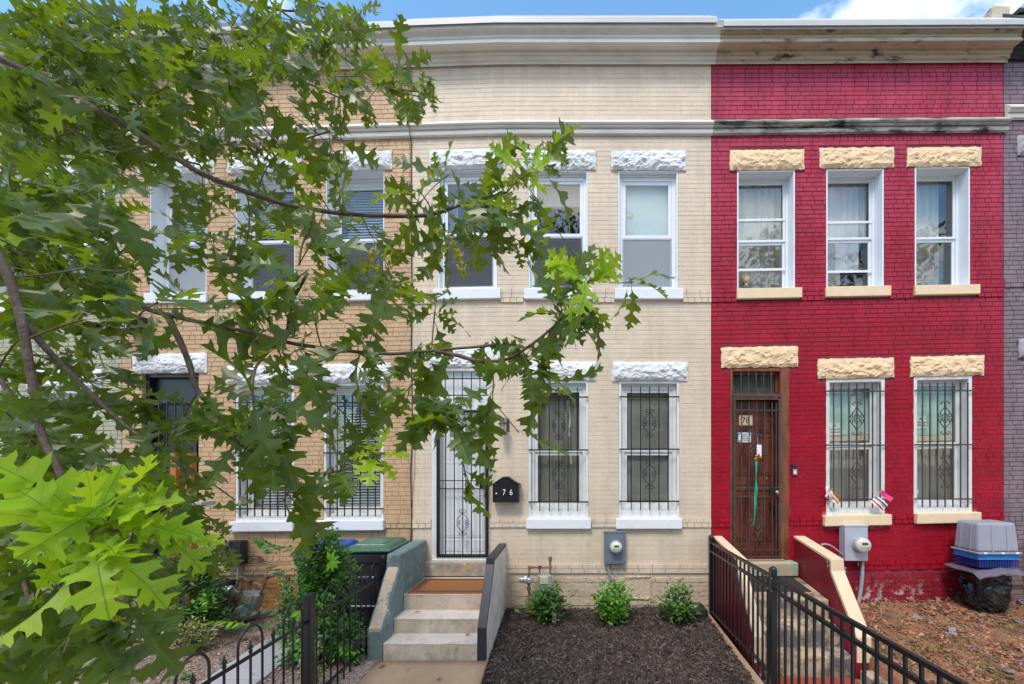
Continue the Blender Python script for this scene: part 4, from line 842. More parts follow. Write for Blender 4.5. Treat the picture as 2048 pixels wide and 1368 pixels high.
# chimney between the red and mauve roofs
ch = empty('chimney', (X(2015), 1.2, 8.7), 'broken whitewashed chimney stub rising behind the stained cornice at the upper right', 'chimney')
c = P(2001, 30, 7.4); b = MB(); b.hexa([(c.x - .2, c.y, 8.2), (c.x + .2, c.y, 8.2), (c.x + .19, c.y, c.z + .17), (c.x - .14, c.y, c.z + .19)], [(c.x - .2, c.y + .4, 8.2), (c.x + .2, c.y + .4, 8.2), (c.x + .2, c.y + .4, c.z + .16), (c.x - .2, c.y + .4, c.z + .12)]); build(b, 'stack', 'trim_stained', ch, bevel=.02)
b = MB(); b.box(c.x - .22, c.x + .22, c.y - .02, c.y + .42, 8.2, 8.62); build(b, 'stack_base', 'roof_slate', ch)

# ------------------------------------------------------------------ front steps of number 76
st = empty('front_steps', (-1.55, -.7, -.1), 'cream concrete steps between a teal wall and a black capped wall', 'steps')
sx, ex = -2.078, -1.032
def step(x0, x1, ta, tb, z0, z1, m, mt, parent, lip=.02):
    b = MB(); b.box(x0, x1, -tb, -ta, z0, z1 - .012); o = build(b, 'step', m, parent, bevel=.006)
    b = MB(); b.box(x0, x1, -tb - .004, -ta, z1 - .0118, z1); build(b, 'tread', mt, o, bevel=.004)
step(sx, ex, 1.11, 1.38, -.16, .067, 'concrete', 'tread', st); step(sx, ex, .835, 1.109, -.16, .239, 'concrete', 'tread', st); step(sx, ex, .1, .834, -.16, .434, 'concrete', 'tread', st)
b = MB(); prof = [(-.005, -.2), (-.005, .965), (-.06, .965), (-.915, .955), (-.925, .79), (-1.10, .565), (-1.30, .315), (-1.35, .245), (-1.385, .22), (-1.395, -.2)]
def rough_wall(name, m, x0, x1, prof, parent, amp=.006):
    b = MB(); b.prism(prof, x0, x1); o = build(b, name, m, parent, bevel=.03, seg=3)
    md = o.modifiers.new('sub', 'SUBSURF'); md.subdivision_type = 'SIMPLE'; md.levels = md.render_levels = 4
    tx = bpy.data.textures.new('rough', 'CLOUDS'); tx.noise_scale = .12
    dm = o.modifiers.new('disp', 'DISPLACE'); dm.texture = tx; dm.strength = amp * 2; dm.texture_coords = 'GLOBAL'
    return o
rough_wall('side_wall', 'teal', -2.262, -2.082, prof, st, .008)['label'] = 'teal painted side wall with peeling top'
b = MB()
pts = [(-.915, .955), (-.925, .79), (-1.10, .565), (-1.30, .315), (-1.35, .245), (-1.388, .225)]
for i in range(1, 5):
    (y0, z0), (y1, z1) = pts[i], pts[i + 1]
    b.hexa([(-2.238, y1, z1 + .012), (-2.105, y1, z1 + .012), (-2.105, y0, z0 + .012), (-2.238, y0, z0 + .012)], [(-2.238, y1, z1 - .03), (-2.105, y1, z1 - .03), (-2.105, y0, z0 - .03), (-2.238, y0, z0 - .03)])
o = rough_wall.__call__ if False else build(b, 'wall_top', 'teal_worn', st, bevel=.006)
b = MB(); b.prism([(-.004, -.25), (-.004, .86), (-.885, .86), (-.90, .80), (-1.352, .215), (-1.355, -.25)], -1.012, -.934); build(b, 'side_wall', 'wall_render', st, bevel=.004)['label'] = 'pale rendered side wall'
b = MB(); cp = [(-.002, .862), (-.002, .905), (-.915, .905), (-.922, .83), (-1.382, .24), (-1.384, -.12), (-1.357, -.12), (-1.354, .225), (-.902, .805), (-.887, .862)]
b.prism(cp, -1.032, -.930); build(b, 'wall_cap', 'cap_black', st, bevel=.004)

dm = empty('doormat', (-1.55, -.5, .434), 'brown coir doormat with dark border lines on the top landing of the cream house', 'doormat')
def mat_quad(name, m, x0, x1, t0, t1, z0, z1, parent, ring=None):
    b = MB()
    if ring:
        b.box(x0, x1, -t1, -t1 + ring, z0, z1); b.box(x0, x1, -t0 - ring, -t0, z0, z1); b.box(x0, x0 + ring, -t1 + ring, -t0 - ring, z0, z1); b.box(x1 - ring, x1, -t1 + ring, -t0 - ring, z0, z1)
    else: b.box(x0, x1, -t1, -t0, z0, z1)
    build(b, name, m, parent, bevel=.002 if not ring else 0)
mat_quad('mat_pile', 'coir', -2.05, -1.045, .19, .826, .434, .447, dm)
mat_quad('border_line', 'coir_dark', -2.00, -1.08, .225, .79, .4472, .4486, dm, .016); mat_quad('border_line', 'coir_dark', -1.955, -1.12, .26, .755, .4472, .4486, dm, .012)

# ------------------------------------------------------------------ front steps of number 78
s8 = empty('front_steps', (2.75, -.7, -.2), 'worn stained concrete steps between dark red walls with peach caps', 'steps')
def slab(x0, x1, ta, tb, za, zb, zbot, m, parent, bev=.016, name='step'):
    b = MB(); b.hexa([(x0, -tb, zbot), (x1, -tb, zbot), (x1, -tb, zb), (x0, -tb, zb)], [(x0, -ta, zbot), (x1, -ta, zbot), (x1, -ta, za), (x0, -ta, za)])
    o = build(b, name, m, parent, bevel=bev, seg=2)
    return o
slab(2.22, 3.255, .165, .81, .455, .354, -.4, 'old_concrete', s8); slab(2.22, 3.255, .811, 1.03, .125, .076, -.4, 'old_concrete', s8); slab(2.22, 3.255, 1.031, 1.24, -.120, -.154, -.4, 'old_concrete', s8)
for xa, xb in ((2.09, 2.215), (3.26, 3.425)):
    b = MB(); b.prism([(-.004, -.5), (-.004, .975), (-.80, .835), (-.815, .70), (-1.27, .06), (-1.275, -.5)], xa + .004, xb - .004); build(b, 'side_wall', 'stair_red', s8, bevel=.004)
    b = MB(); b.prism([(-.002, .976), (-.002, 1.012), (-.83, .872), (-.842, .728), (-1.288, .095), (-1.288, -.20), (-1.273, -.20), (-1.273, .055), (-.812, .69), (-.80, .836)], xa, xb); build(b, 'wall_cap', 'cap_peach', s8, bevel=.02, seg=3)
rm = empty('rubber_mat', (2.9, -.45, .42), 'black ribbed rubber mat on the landing before the barred brown door', 'mat')
b = MB(); ta, tb = .20, .60; za, zb = .455 - (ta - .165) * .1565 + .001, .455 - (tb - .165) * .1565 + .001
b.hexa([(2.28, -tb, zb), (3.16, -tb, zb), (3.16, -tb, zb + .012), (2.28, -tb, zb + .012)], [(2.28, -ta, za), (3.12, -ta, za), (3.12, -ta, za + .012), (2.28, -ta, za + .012)]); build(b, 'mat_base', 'rubber', rm)
for i in range(24):
    b = MB(); x = 2.30 + i * .0355; b.hexa([(x, -tb + .01, zb + .012), (x + .016, -tb + .01, zb + .012), (x + .016, -tb + .01, zb + .017), (x, -tb + .01, zb + .017)], [(x, -ta - .01, za + .012), (x + .016, -ta - .01, za + .012), (x + .016, -ta - .01, za + .017), (x, -ta - .01, za + .017)]); build(b, 'rib', 'rubber', rm)
tm = empty('ribbed_mat', (2.7, -1.6, -.37), 'terracotta red ribbed mat laid at the foot of the worn steps', 'mat')
b = MB(); b.box(2.22, 3.2, -2.35, -1.30, -.375, -.362); build(b, 'mat_base', 'terracotta', tm)
for j in range(3):
    for i in range(34):
        b = MB(); x = 2.225 + i * .0288; b.box(x, x + .017, -1.63 - j * .35, -1.31 - j * .35, -.3619, -.342); build(b, 'rib', 'terracotta', tm)
b = MB(); b.hexa([(3.21, -2.6, -.45), (3.41, -2.6, -.45), (3.41, -2.6, -.30), (3.21, -2.6, -.30)], [(3.27, -1.31, -.45), (3.42, -1.31, -.45), (3.42, -1.31, -.26), (3.27, -1.31, -.26)])
tag(build(b, 'brick_edging', 'old_concrete', bevel=.012), 'low stone edging beside the foot of the worn steps', 'edging')

# ------------------------------------------------------------------ timber edging and the two fences
b = MB(); b.hexa([(1.90, -3.6, -.55), (2.008, -3.6, -.55), (2.008, -3.6, -.34), (1.90, -3.6, -.34)], [(1.90, -.02, -.2), (2.008, -.02, -.2), (2.008, -.02, -.085), (1.90, -.02, -.085)])
tag(build(b, 'timber_edging', 'timber', bevel=.008), 'weathered wooden beam edging the dark mulch along the black fence', 'edging')
b = MB(); b.hexa([(1.90, -.62, -.13), (1.925, -.62, -.13), (1.925, -.62, -.06), (1.90, -.62, -.06)], [(2.0, -.07, -.1), (2.02, -.07, -.1), (2.02, -.07, .22), (2.0, -.07, .22)])
f1 = empty('metal_fence', (2.06, -1.8, -.2), 'straight black metal picket fence between the mulch bed and the red house steps', 'fence')
fx = 2.043
for t in (.045, 1.80, 4.22):
    b = MB(); b.box(fx - .030, fx + .030, -t - .030, -t + .030, -.45, 1.0); p = build(b, 'post', 'alu_black', f1, bevel=.004)
    b = MB(); b.lathe((fx, -t, 1.0), [(.036, 0), (.036, .012), (.028, .024), (.012, .034)], 12); build(b, 'post_cap', 'alu_black', p, smooth=False)
for ta, tb in ((.076, 1.769), (1.831, 4.19)):
    for zc, hh in ((.925, .017), (.80, .017), (-.06 if ta < 1 else -.20, .015)):
        b = MB(); b.box(fx - .017, fx + .017, -tb, -ta, zc - hh, zc + hh); build(b, 'rail', 'alu_black', f1, bevel=.004)
b = MB(); b.box(-.009, .009, -.009, .009, 0, 1); pk = b.data('picket', 'alu_black')
k = 0; t = .045 + .1125
while t < 4.15:
    if abs(t - 1.80) > .05 :
        z0 = -.12 - .07 * t; place(pk, 'picket', Matrix.Translation((fx, -t, z0)) @ Matrix.Diagonal((1, 1, .918 - z0, 1)), f1)
    t += .1097 if t < 1.7 else .1125
for t in (.085, 1.76, 1.84): 
    for zc in (.925, .80): b = MB(); b.lathe((fx - .031, -t, zc), [(.007, 0), (.007, -.006)], 8, 'x'); build(b, 'bolt', 'zinc', f1)
f2 = empty('iron_fence', (-2.32, -2.3, -.1), 'low black wrought iron fence with hoops and spear tips beside the gravel', 'fence')
lx = -2.32
for t, s_ in ((.865, .026), (2.27, .034)):
    b = MB(); b.box(lx - s_, lx + s_, -t - s_, -t + s_, -.3, .90); p = build(b, 'post', 'iron_black', f2, bevel=.005)
    b = MB(); b.lathe((lx, -t, .90), [(s_ * 1.1, 0), (s_ * 1.1, .006), (s_ * .7, .02)], 4 if s_ > .03 else 8); build(b, 'post_cap', 'iron_black', p)
for ta, tb in ((.892, 2.235), (2.305, 4.3)):
    for zc in (.675, -.03): b = MB(); b.box(lx - .006, lx + .006, -tb, -ta, zc - .013, zc + .013); build(b, 'rail', 'iron_black', f2)
    n = int((tb - ta) / .1106); k = 0; t0 = ta + .055
    ts = [t0 + i * .1106 for i in range(n)]
    for i in range(0, n - 2, 4):
        a, c, e = ts[i], ts[i + 1], ts[i + 2]; b = MB(); r = (e - a) / 2
        b.tube([(lx, -a, -.14), (lx, -a, .80 - r * .3)] + [(lx, -(c - r * math.cos(u)), .80 - r * .3 + 1.15 * r * math.sin(u)) for u in [math.pi * q / 12 for q in range(1, 12)]] + [(lx, -e, .80 - r * .3), (lx, -e, -.14)], .0085, 7); build(b, 'hoop', 'iron_black', f2, smooth=True)
    for i in range(1, n, 2):
        b = MB(); z_ = .70; b.tube([(lx, -ts[i], -.14), (lx, -ts[i], z_)], .0085, 7); p = build(b, 'picket', 'iron_black', f2)
        b = MB(); b.lathe((lx, -ts[i], z_), [(.010, 0), (.015, .008), (.010, .018), (.010, .026), (.019, .034), (.014, .045), (.007, .065), (.001, .095)], 9); build(b, 'spear_tip', 'iron_black', p, smooth=True)

# ------------------------------------------------------------------ things on and by the cream house
mb = empty('mailbox', (X(1011), 0, Z(1005)), 'black wall mailbox with curved lid beside the white caged door', 'mailbox')
y0 = -.14
b = MB(); xa, xb = P(985, 0, DIST - .14).x, P(1037, 0, DIST - .14).x; za, zc = P(0, 1005, DIST - .14).z, P(0, 968, DIST - .14).z; pk_ = P(0, 955, DIST - .14).z
curve = [(xa + (xb - xa) * i / 16, zc + (pk_ - zc) * (.5 - .5 * math.cos(2 * math.pi * i / 16)) ** .9) for i in range(17)]
def xz_prism(b, poly, ya, yb):
    k = len(b.v); m = len(poly); b.v += [(x, ya, z) for x, z in poly] + [(x, yb, z) for x, z in poly]; b.f.append(tuple(range(k, k + m))); b.f.append(tuple(range(k + 2 * m - 1, k + m - 1, -1))); b.t += [.5] * 2
    for i in range(m): b.f.append((k + i, k + (i + 1) % m, k + m + (i + 1) % m, k + m + i)); b.t.append(.5)
xz_prism(b, [(xa, za), (xb, za)] + curve[::-1], y0, -.012); build(b, 'box', 'iron_black', mb, bevel=.003)
b = MB(); out = [(xa - .018, zc - .004)] + [(x, z + .006) for x, z in curve[1:-1]] + [(xb + .018, zc - .004)]; xz_prism(b, out + [(x, z + .008) for x, z in out[::-1]], y0 - .014, -.010); build(b, 'lid', 'iron_black', mb)
text('7  6', .118, ((xa + xb) / 2 + .03, y0 - .003, P(0, 985, DIST - .14).z), 'white_print', mb, 'box_number', .002, sx=.8)
b = MB(); b.lathe((xa + .055, y0 - .001, P(0, 987, DIST - .14).z), [(.010, 0), (.012, -.004), (.006, -.008)], 10, 'y'); build(b, 'lock', 'white_print', mb)
ln = empty('wall_lantern', (X(1006), 0, Z(870)), 'dark bronze carriage lantern on the cream wall above the mailbox', 'lantern')
c = P(1005.5, 0, DIST - .13).x; zz = lambda py: P(0, py, DIST - .13).z; yc = -.13
b = MB(); b.box(c + .035, c + .075, -.012, -.002, zz(862), zz(835)); b.tube([(c + .055, -.01, zz(842)), (c + .045, -.07, zz(838)), (c, yc, zz(836))], .008, 6); build(b, 'bracket', 'iron_brown', ln)
b = MB(); b.lathe((c, yc, zz(848)), [(.068, -.002), (.068, .004), (.045, .030), (.030, .048), (.034, .052), (.020, .066), (.012, .078), (.016, .084), (.004, .098)], 12); build(b, 'roof', 'iron_brown', ln)
b = MB(); b.lathe((c, yc, zz(869.5)), [(.046, 0), (.050, .008), (.040, .014)], 6); build(b, 'base', 'iron_brown', ln)
b = MB(); b.lathe((c, yc, zz(867)), [(.034, 0), (.040, zz(850) - zz(867))], 6); build(b, 'lamp_shade', 'lamp_glass', ln)
for i in range(6):
    a = math.pi / 3 * i; b = MB(); b.tube([(c + .044 * math.cos(a), yc + .044 * math.sin(a), zz(868.5)), (c + .054 * math.cos(a), yc + .054 * math.sin(a), zz(848.5))], .0035, 5); build(b, 'lantern_bar', 'iron_brown', ln)
def emeter(label, px0, px1, py0, py1, dpx, dpy, dr_, m, t=.13, dial=True):
    e = empty('electric_meter', (X(px0), 0, Z(py1)), label, 'electric meter'); a, c = P(px0, py1, DIST - t), P(px1, py0, DIST - t)
    b = MB(); b.box(a.x, c.x, -t, -.03, a.z, c.z); bx = build(b, 'box', m, e, bevel=.006)
    b = MB(); b.box(a.x - .004, c.x + .004, -t - .006, -.03, c.z + .001, c.z + .018); build(b, 'top_hub', m, e, bevel=.003)
    d = P(dpx, dpy, DIST - t); b = MB(); b.lathe((d.x, -t, d.z), [(dr_ * 1.12, 0), (dr_ * 1.12, -.018), (dr_ * 1.0, -.020)], 24, 'y'); build(b, 'collar', 'zinc', e, smooth=False)
    b = MB(); b.lathe((d.x, -t - .018, d.z), [(dr_, 0), (dr_ * .97, -.06), (dr_ * .88, -.075), (dr_ * .3, -.080)], 24, 'y'); dk = build(b, 'meter_face', 'meter_disc', e, smooth=True)
    b = MB(); b.box(d.x - dr_ * .38, d.x + dr_ * .38, -t - .1015, -t - .0985, d.z + dr_ * .12, d.z + dr_ * .42); build(b, 'display', 'lcd', dk)
    for k_ in range(4): b = MB(); b.box(d.x - dr_ * .5 + k_ * dr_ * .27, d.x - dr_ * .4 + k_ * dr_ * .27, -t - .1012, -t - .097, d.z - dr_ * .32, d.z - dr_ * .2); build(b, 'mark', 'lcd', dk)
    return e, a, c
def ribbed(pts, r, m, parent, name='conduit'):
    v = [Vector(p) for p in pts]; out, rs = [], []; n = 0
    for i in range(len(v) - 1):
        L = (v[i + 1] - v[i]).length; s_ = max(2, int(L / .008))
        for j in range(s_): out.append(v[i].lerp(v[i + 1], j / s_)); rs.append(r * (1.0 if n % 2 else .84)); n += 1
    b = MB(); b.tube(out, rs, 9); return build(b, name, m, parent, smooth=False)
def bez(p0, p1, p2, p3, n=10):
    p0, p1, p2, p3 = map(Vector, (p0, p1, p2, p3)); return [(p0 * (1 - u) ** 3 + p1 * 3 * u * (1 - u) ** 2 + p2 * 3 * u * u * (1 - u) + p3 * u ** 3) for u in [i / n for i in range(n + 1)]]
e1, a, c = emeter('dark grey electric meter box on the cream wall above the middle shrub', 1208.5, 1251.5, 1066, 1128, 1231.5, 1093, .083, 'meter_dark', .11)
ribbed(bez((a.x + .06, -.06, a.z), (a.x + .05, -.06, a.z - .1), (a.x + .09, -.05, a.z - .15), (a.x + .10, -.02, a.z - .26)), .019, 'zinc', e1)
b = MB(); b.tube(bez((c.x - .09, -.05, a.z), (c.x - .09, -.05, a.z - .12), (c.x - .15, -.04, a.z - .2), (c.x - .2, -.02, a.z - .28)), .005, 6); build(b, 'ground_wire', 'zinc', e1)
e2, a, c = emeter('light grey electric meter box on the red wall right of the stair wall', 1690, 1736, 1053.5, 1122, 1720, 1089, .105, 'meter_light', .16)
ribbed(bez((P(1724, 0, 5.72).x, -.08, a.z), (P(1726, 0, 5.72).x, -.08, a.z - .3), (P(1722, 0, 5.72).x, -.07, a.z - .45), (P(1719, 0, 5.7).x, -.06, -.02), 14), .028, 'zinc', e2)
b = MB(); b.tube([P(1642, 1089, 5.7)] + bez(P(1645, 1089, 5.7), P(1660, 1085, 5.7), P(1672, 1100, 5.7), P(1691, 1114, 5.7)), .014, 8); build(b, 'side_pipe', 'zinc', e2, smooth=True)
b = MB(); b.tube([P(1716, 1125, 5.7), P(1716, 1132, 5.7)], .010, 7); build(b, 'stub', 'brass', e2)
sp = P(1687, 1137, 5.72); b = MB(); b.tube([(sp.x, -.005, sp.z), (sp.x, -.09, sp.z), (sp.x, -.11, sp.z - .05)], .014, 8); b.lathe((sp.x, -.10, sp.z + .01), [(.028, 0), (.028, .012)], 10); tag(build(b, 'water_tap', 'zinc'), 'small grey water tap on the red wall behind the peach capped stair wall', 'tap')

def gas_meter(label, px, py_top, d, sc, rot=0.0):
    c = P(px, py_top, d); g = empty('gas_meter', (c.x, c.y, H_MULCH(c.x, .2)), label, 'gas meter'); M3 = Matrix.Translation(c) @ Matrix.Rotation(rot, 4, 'Y') @ Matrix.Scale(sc, 4)
    T = lambda x, y, z: M3 @ Vector((x, y, z))
    def T_(b): b.v = [tuple(M3 @ Vector(v)) for v in b.v]; return b
    b = MB(); b.box(-.10, .12, -.08, .08, -.22, -.02); b.lathe((.01, 0, -.30), [(.06, -.10), (.12, -.06), (.145, .0), (.12, .06), (.08, .10)], 20); build(T_(b), 'body', 'gas_grey', g, bevel=.012)
    b = MB(); b.box(-.055, .065, -.095, -.081, -.15, -.03); pl = build(T_(b), 'index_plate', 'gas_plate', g, bevel=.004)
    b = MB(); [b.box(-.035 + .03 * i, -.02 + .03 * i, -.0975, -.0955, -.085 - .035 * j, -.075 - .035 * j) for i in range(3) for j in range(2)]; build(T_(b), 'dial', 'ink', g)
    for pts, nm in (([(-.07, 0, -.02), (-.07, 0, .09), (-.19, 0, .09), (-.235, 0, .085), (-.24, 0, -.08)], 'inlet_pipe'), ([(.10, 0, -.02), (.10, 0, .10), (.10, 0, .20), (.10, .12, .20)], 'outlet_pipe'), ([(-.24, 0, -.16), (-.24, 0, -.62)], 'riser_pipe'), ([(-.07, 0, .09), (.10, 0, .09)], 'cross_pipe')):
        b = MB(); b.tube(pts, .016, 8)
        for q in pts[:-1]: b.lathe((q[0], q[1], q[2]), [(.025, -.02), (.025, .02)], 8)
        build(T_(b), nm, 'pipe_rust', g)
    b = MB(); b.lathe((-.24, 0, -.12), [(.03, -.05), (.05, -.02), (.05, .02), (.03, .05)], 12); b.lathe((-.27, -.02, -.10), [(.02, -.14), (.035, -.10), (.035, -.05), (.06, -.04), (.06, .0)], 12, 'x'); build(T_(b), 'regulator', 'zinc', g)
    b = MB(); b.lathe((.10, 0, .22), [(.03, 0), (.035, .015), (.028, .04)], 10); b.lathe((-.24, 0, -.25), [(.032, -.03), (.032, .03)], 6); build(T_(b), 'valve', 'pipe_rust', g)
    return g
gas_meter('grey gas meter with rusty pipes on the cream wall behind the left mulch shrub', 1088, 1146, 5.58, .88)
gas_meter('tilted rusty gas meter on pebbles before the tan orange wall', 508, 1180, 5.35, 1.0, .35)
b = MB(); b.box(1.58, 1.90, -.34, -.10, -.03, .055); b.prism([(-.36, -.09), (-.06, -.06), (-.08, .075), (-.20, .085), (-.34, .03)], 1.62, 1.88); tag(build(b, 'drain_box', 'bin_black', bevel=.02), 'black plastic drain box on the mulch in the corner by the fence post', 'drain box')
mt = MB(); mt.tube([(-.22, -.36, -.05), (-.23, -.42, .03)], .002, 4); pt = P(1108, 1235, 5.25)
b = MB(); b.hexa([(pt.x - .025, pt.y - .02, pt.z - .06), (pt.x + .02, pt.y - .02, pt.z - .065), (pt.x + .03, pt.y, pt.z + .045), (pt.x - .005, pt.y, pt.z + .055)], [(pt.x - .025, pt.y - .018, pt.z - .06), (pt.x + .02, pt.y - .018, pt.z - .065), (pt.x + .03, pt.y + .002, pt.z + .045), (pt.x - .005, pt.y + .002, pt.z + .055)])
ptg = build(b, 'plant_tag', 'paper'); tag(ptg, 'white plant tag with a red patch hanging at the foot of the left mulch shrub', 'tag')
b = MB(); b.hexa([(pt.x - .012, pt.y - .022, pt.z - .02), (pt.x + .018, pt.y - .022, pt.z - .02), (pt.x + .022, pt.y - .008, pt.z + .03), (pt.x + .0, pt.y - .008, pt.z + .03)], [(pt.x - .012, pt.y - .019, pt.z - .02), (pt.x + .018, pt.y - .019, pt.z - .02), (pt.x + .022, pt.y - .004, pt.z + .03), (pt.x + .0, pt.y - .004, pt.z + .03)]); build(b, 'print', 'flag_red', ptg)
# cable on the tan wall beside the cream house
b = MB(); pth = [(803, 37, .34), (799, 60, .33), (798, 80, .30), (806, 100, .13), (815, 120, .10), (817, 200, .012), (819, 262, .115), (822, 285, .012), (822, 450, .012), (824, 603, .03), (822, 700, .012), (826, 860, .012), (821, 940, .02), (823, 1040, .03), (821, 1120, .012)]
b.tube([P(x, y, DIST - t) for x, y, t in pth], .006, 6); tag(build(b, 'cable', 'iron_black', smooth=True), 'thin black cable running down the joint between the tan and cream walls', 'cable')
b = MB(); b.tube([P(830, 862, 5.79), P(829, 950, 5.78), P(824, 1000, 5.78), P(820, 1100, 5.78)], .003, 5); tag(build(b, 'thin_wire', 'iron_brown', smooth=True), 'very thin brown wire beside the lower part of the black wall cable', 'wire')

# ------------------------------------------------------------------ things by the red house
b = MB(); a, c = P(1585, 950, 5.77), P(1595, 929, 5.77); b.box(a.x, c.x, -.03, -.004, a.z, c.z); db = build(b, 'doorbell', 'iron_black', bevel=.003); tag(db, 'small black and silver video doorbell on the red wall right of the door', 'doorbell')
b = MB(); b.box(a.x + .006, c.x - .006, -.033, -.0305, a.z + .005, a.z + .085); build(b, 'plate', 'zinc', db); b = MB(); b.lathe(((a.x + c.x) / 2, -.0335, a.z + .04), [(.018, 0), (.018, -.004)], 16, 'y'); build(b, 'button', 'white_print', db)
rb = empty('door_ribbon', (X(1508), -.07, dzr(925)), 'green ribbon with orange bow tied to the bars of the brown door', 'ribbon')
for xo, l0, l1, wd in ((0, 922, 1050, .016), (.03, 922, 1008, .013)):
    b = MB(); n = 14; xs = X(1507.5)
    pts = [(xs + xo * i / n - .03 * (i / n) ** 1.3, -.075 - .01 * math.sin(i * .8), dzr(l0 + (l1 - l0) * i / n)) for i in range(n + 1)]
    for i in range(n):
        p, q = pts[i], pts[i + 1]; s1, s2 = wd * (.6 + .4 * math.cos(i * .7)), wd * (.6 + .4 * math.cos(i * .7 + .7)); b.hexa([(p[0] - s1, p[1], p[2]), (p[0] + s1, p[1] - .004, p[2]), (q[0] + s2, q[1] - .004, q[2]), (q[0] - s2, q[1], q[2])], [(p[0] - s1, p[1] + .002, p[2]), (p[0] + s1, p[1] - .002, p[2]), (q[0] + s2, q[1] - .002, q[2]), (q[0] - s2, q[1] + .002, q[2])])
    build(b, 'streamer', 'ribbon_green', rb, fix=False)
b = MB(); 
for a_ in range(6): b.obox((X(1511) + .028 * math.cos(a_), -.08, dzr(914) + .025 * math.sin(a_ * 1.7)), .024, .004, .010, Matrix.Rotation(a_ * .9, 3, 'Y'))
build(b, 'bow', 'flag_orange', rb)
b = MB(); b.box(X(1509), X(1518), -.078, -.066, dzr(912), dzr(890)); b.tube([(X(1512), -.07, dzr(890)), (X(1510), -.07, dzr(875))], .002, 4); build(b, 'gift_tag', 'white_print', rb, bevel=.003)
def flagset(label, px, py, defs, loc_t=.07):
    f = empty('small_flags', tuple(P(px, py, DIST - loc_t)), label, 'flags')
    for (qx, qy, ang, w_, h_, mats, stick) in defs:
        o_ = P(qx, qy, DIST - loc_t); rot = Matrix.Rotation(R(ang), 3, 'Y'); fl = None
        nst = len(mats)
        for i, mm in enumerate(mats):
            b = MB(); n = 5
            for j in range(n):
                u0, u1 = j / n, (j + 1) / n; yy = lambda u: .010 * math.sin(u * 6 + i * .3 + qx)
                q = [Vector((w_ * u0, yy(u0), -h_ * i / nst)), Vector((w_ * u1, yy(u1), -h_ * i / nst)), Vector((w_ * u1, yy(u1), -h_ * (i + 1) / nst)), Vector((w_ * u0, yy(u0), -h_ * (i + 1) / nst))]
                b.hexa([o_ + rot @ v for v in q], [o_ + rot @ (v + Vector((0, .0015, 0))) for v in q])
            build(b, 'flag_stripe', mm, f, fix=False)
        b = MB(); b.tube([o_ + rot @ Vector((0, .004, .02)), o_ + rot @ Vector((0, .004, -stick))], .0028, 5); build(b, 'stick', 'paper_tan', f)
    return f
S7 = ['flag_red', 'white_print'] * 3 + ['flag_red']
flagset('three tiny flags, striped, white and rainbow, tucked at the left of a barred window', 1655, 985, [(1660, 980, 72, .18, .05, S7, .02), (1663, 981, 62, .17, .06, ['white_print', 'paper'], .02), (1664, 979, 55, .21, .055, ['flag_red', 'flag_orange', 'flag_yellow', 'flag_blue'], .02)])
flagset('bunch of small paper flags, pink and white, at the right of a barred window', 1765, 1000, [(1764, 979, 38, .20, .07, ['flag_pink', 'flag_pink'], .16), (1754, 990, 42, .22, .13, ['white_print', 'flag_blue', 'paper_tan', 'white_print', 'flag_red', 'white_print'], .03)], .10)
b = MB(); b.tube(bez(P(1654, 972, 5.72), P(1650, 980, 5.72), P(1658, 984, 5.72), P(1651, 994, 5.72)), .012, 6); b.tube(bez(P(1656, 973, 5.72), P(1655, 980, 5.7), P(1651, 986, 5.72), P(1656, 992, 5.72)), .009, 6); tag(build(b, 'knotted_bag', 'white_print', smooth=True), 'knotted white plastic bag tied to the window bars above the striped flag', 'plastic bag')
b = MB(); cc = P(1491.5, 557, DIST + .24); b.lathe((cc.x, cc.y - .05, cc.z + .0), [(.02, 0), (.06, .01), (.075, .05)], 18, 'y'); b.lathe((cc.x, cc.y, cc.z - .12), [(.06, 0), (.03, .02), (.012, .05)], 12)
for k_ in range(5): b.tube([(cc.x + (.065) * math.cos(u), cc.y - .055 - .002 * k_, cc.z + (.10 - .0 * k_) * math.sin(u)) for u in [math.pi * 2 * q / 20 + k_ for q in range(21)]], .002, 4) if k_ == 0 else None
tag(build(b, 'desk_fan', 'paper_tan'), 'small beige fan behind the glass of the left upper window of the red house', 'fan')

# stack of tubs
tub_x0, tub_x1, ty0, ty1 = 5.43, 5.98, -.52, -.16
def taper(b, x0, x1, y0, y1, z0, z1, ins):      # wide at z0, narrower at z1
    b.hexa([(x0, y0, z0), (x1, y0, z0), (x1 - ins, y0 + ins, z1), (x0 + ins, y0 + ins, z1)], [(x0, y1, z0), (x1, y1, z0), (x1 - ins, y1 - ins, z1), (x0 + ins, y1 - ins, z1)])
tt = empty('storage_tub', (5.7, -.34, .87), 'grey plastic tub upside down on top of the stack by the red wall', 'tub')
b = MB(); taper(b, tub_x0, tub_x1, ty0, ty1, .885, 1.275, .025); build(b, 'tub_body', 'tote_grey', tt, bevel=.035, seg=4)
b = MB(); b.box(tub_x0 - .02, tub_x1 + .02, ty0 - .02, ty1 + .02, .862, .884); build(b, 'rim', 'tote_grey', tt, bevel=.008)
for xx in (tub_x0 + .18, tub_x0 + .38): b = MB(); b.hexa([(xx, ty0 - .006, .89), (xx + .012, ty0 - .006, .89), (xx + .012, ty0 + .018, 1.24), (xx, ty0 + .018, 1.24)], [(xx, ty0 + .01, .89), (xx + .012, ty0 + .01, .89), (xx + .012, ty0 + .03, 1.24), (xx, ty0 + .03, 1.24)]); build(b, 'ridge', 'tote_grey', tt)
b = MB(); b.ring(tub_x0 + .08, tub_x1 - .08, .0, .01, .01, 0, .1, False) if False else b.box(tub_x0 + .07, tub_x1 - .07, ty0 + .06, ty1 - .06, 1.2755, 1.279); build(b, 'bottom_panel', 'tote_grey', tt, bevel=.003)
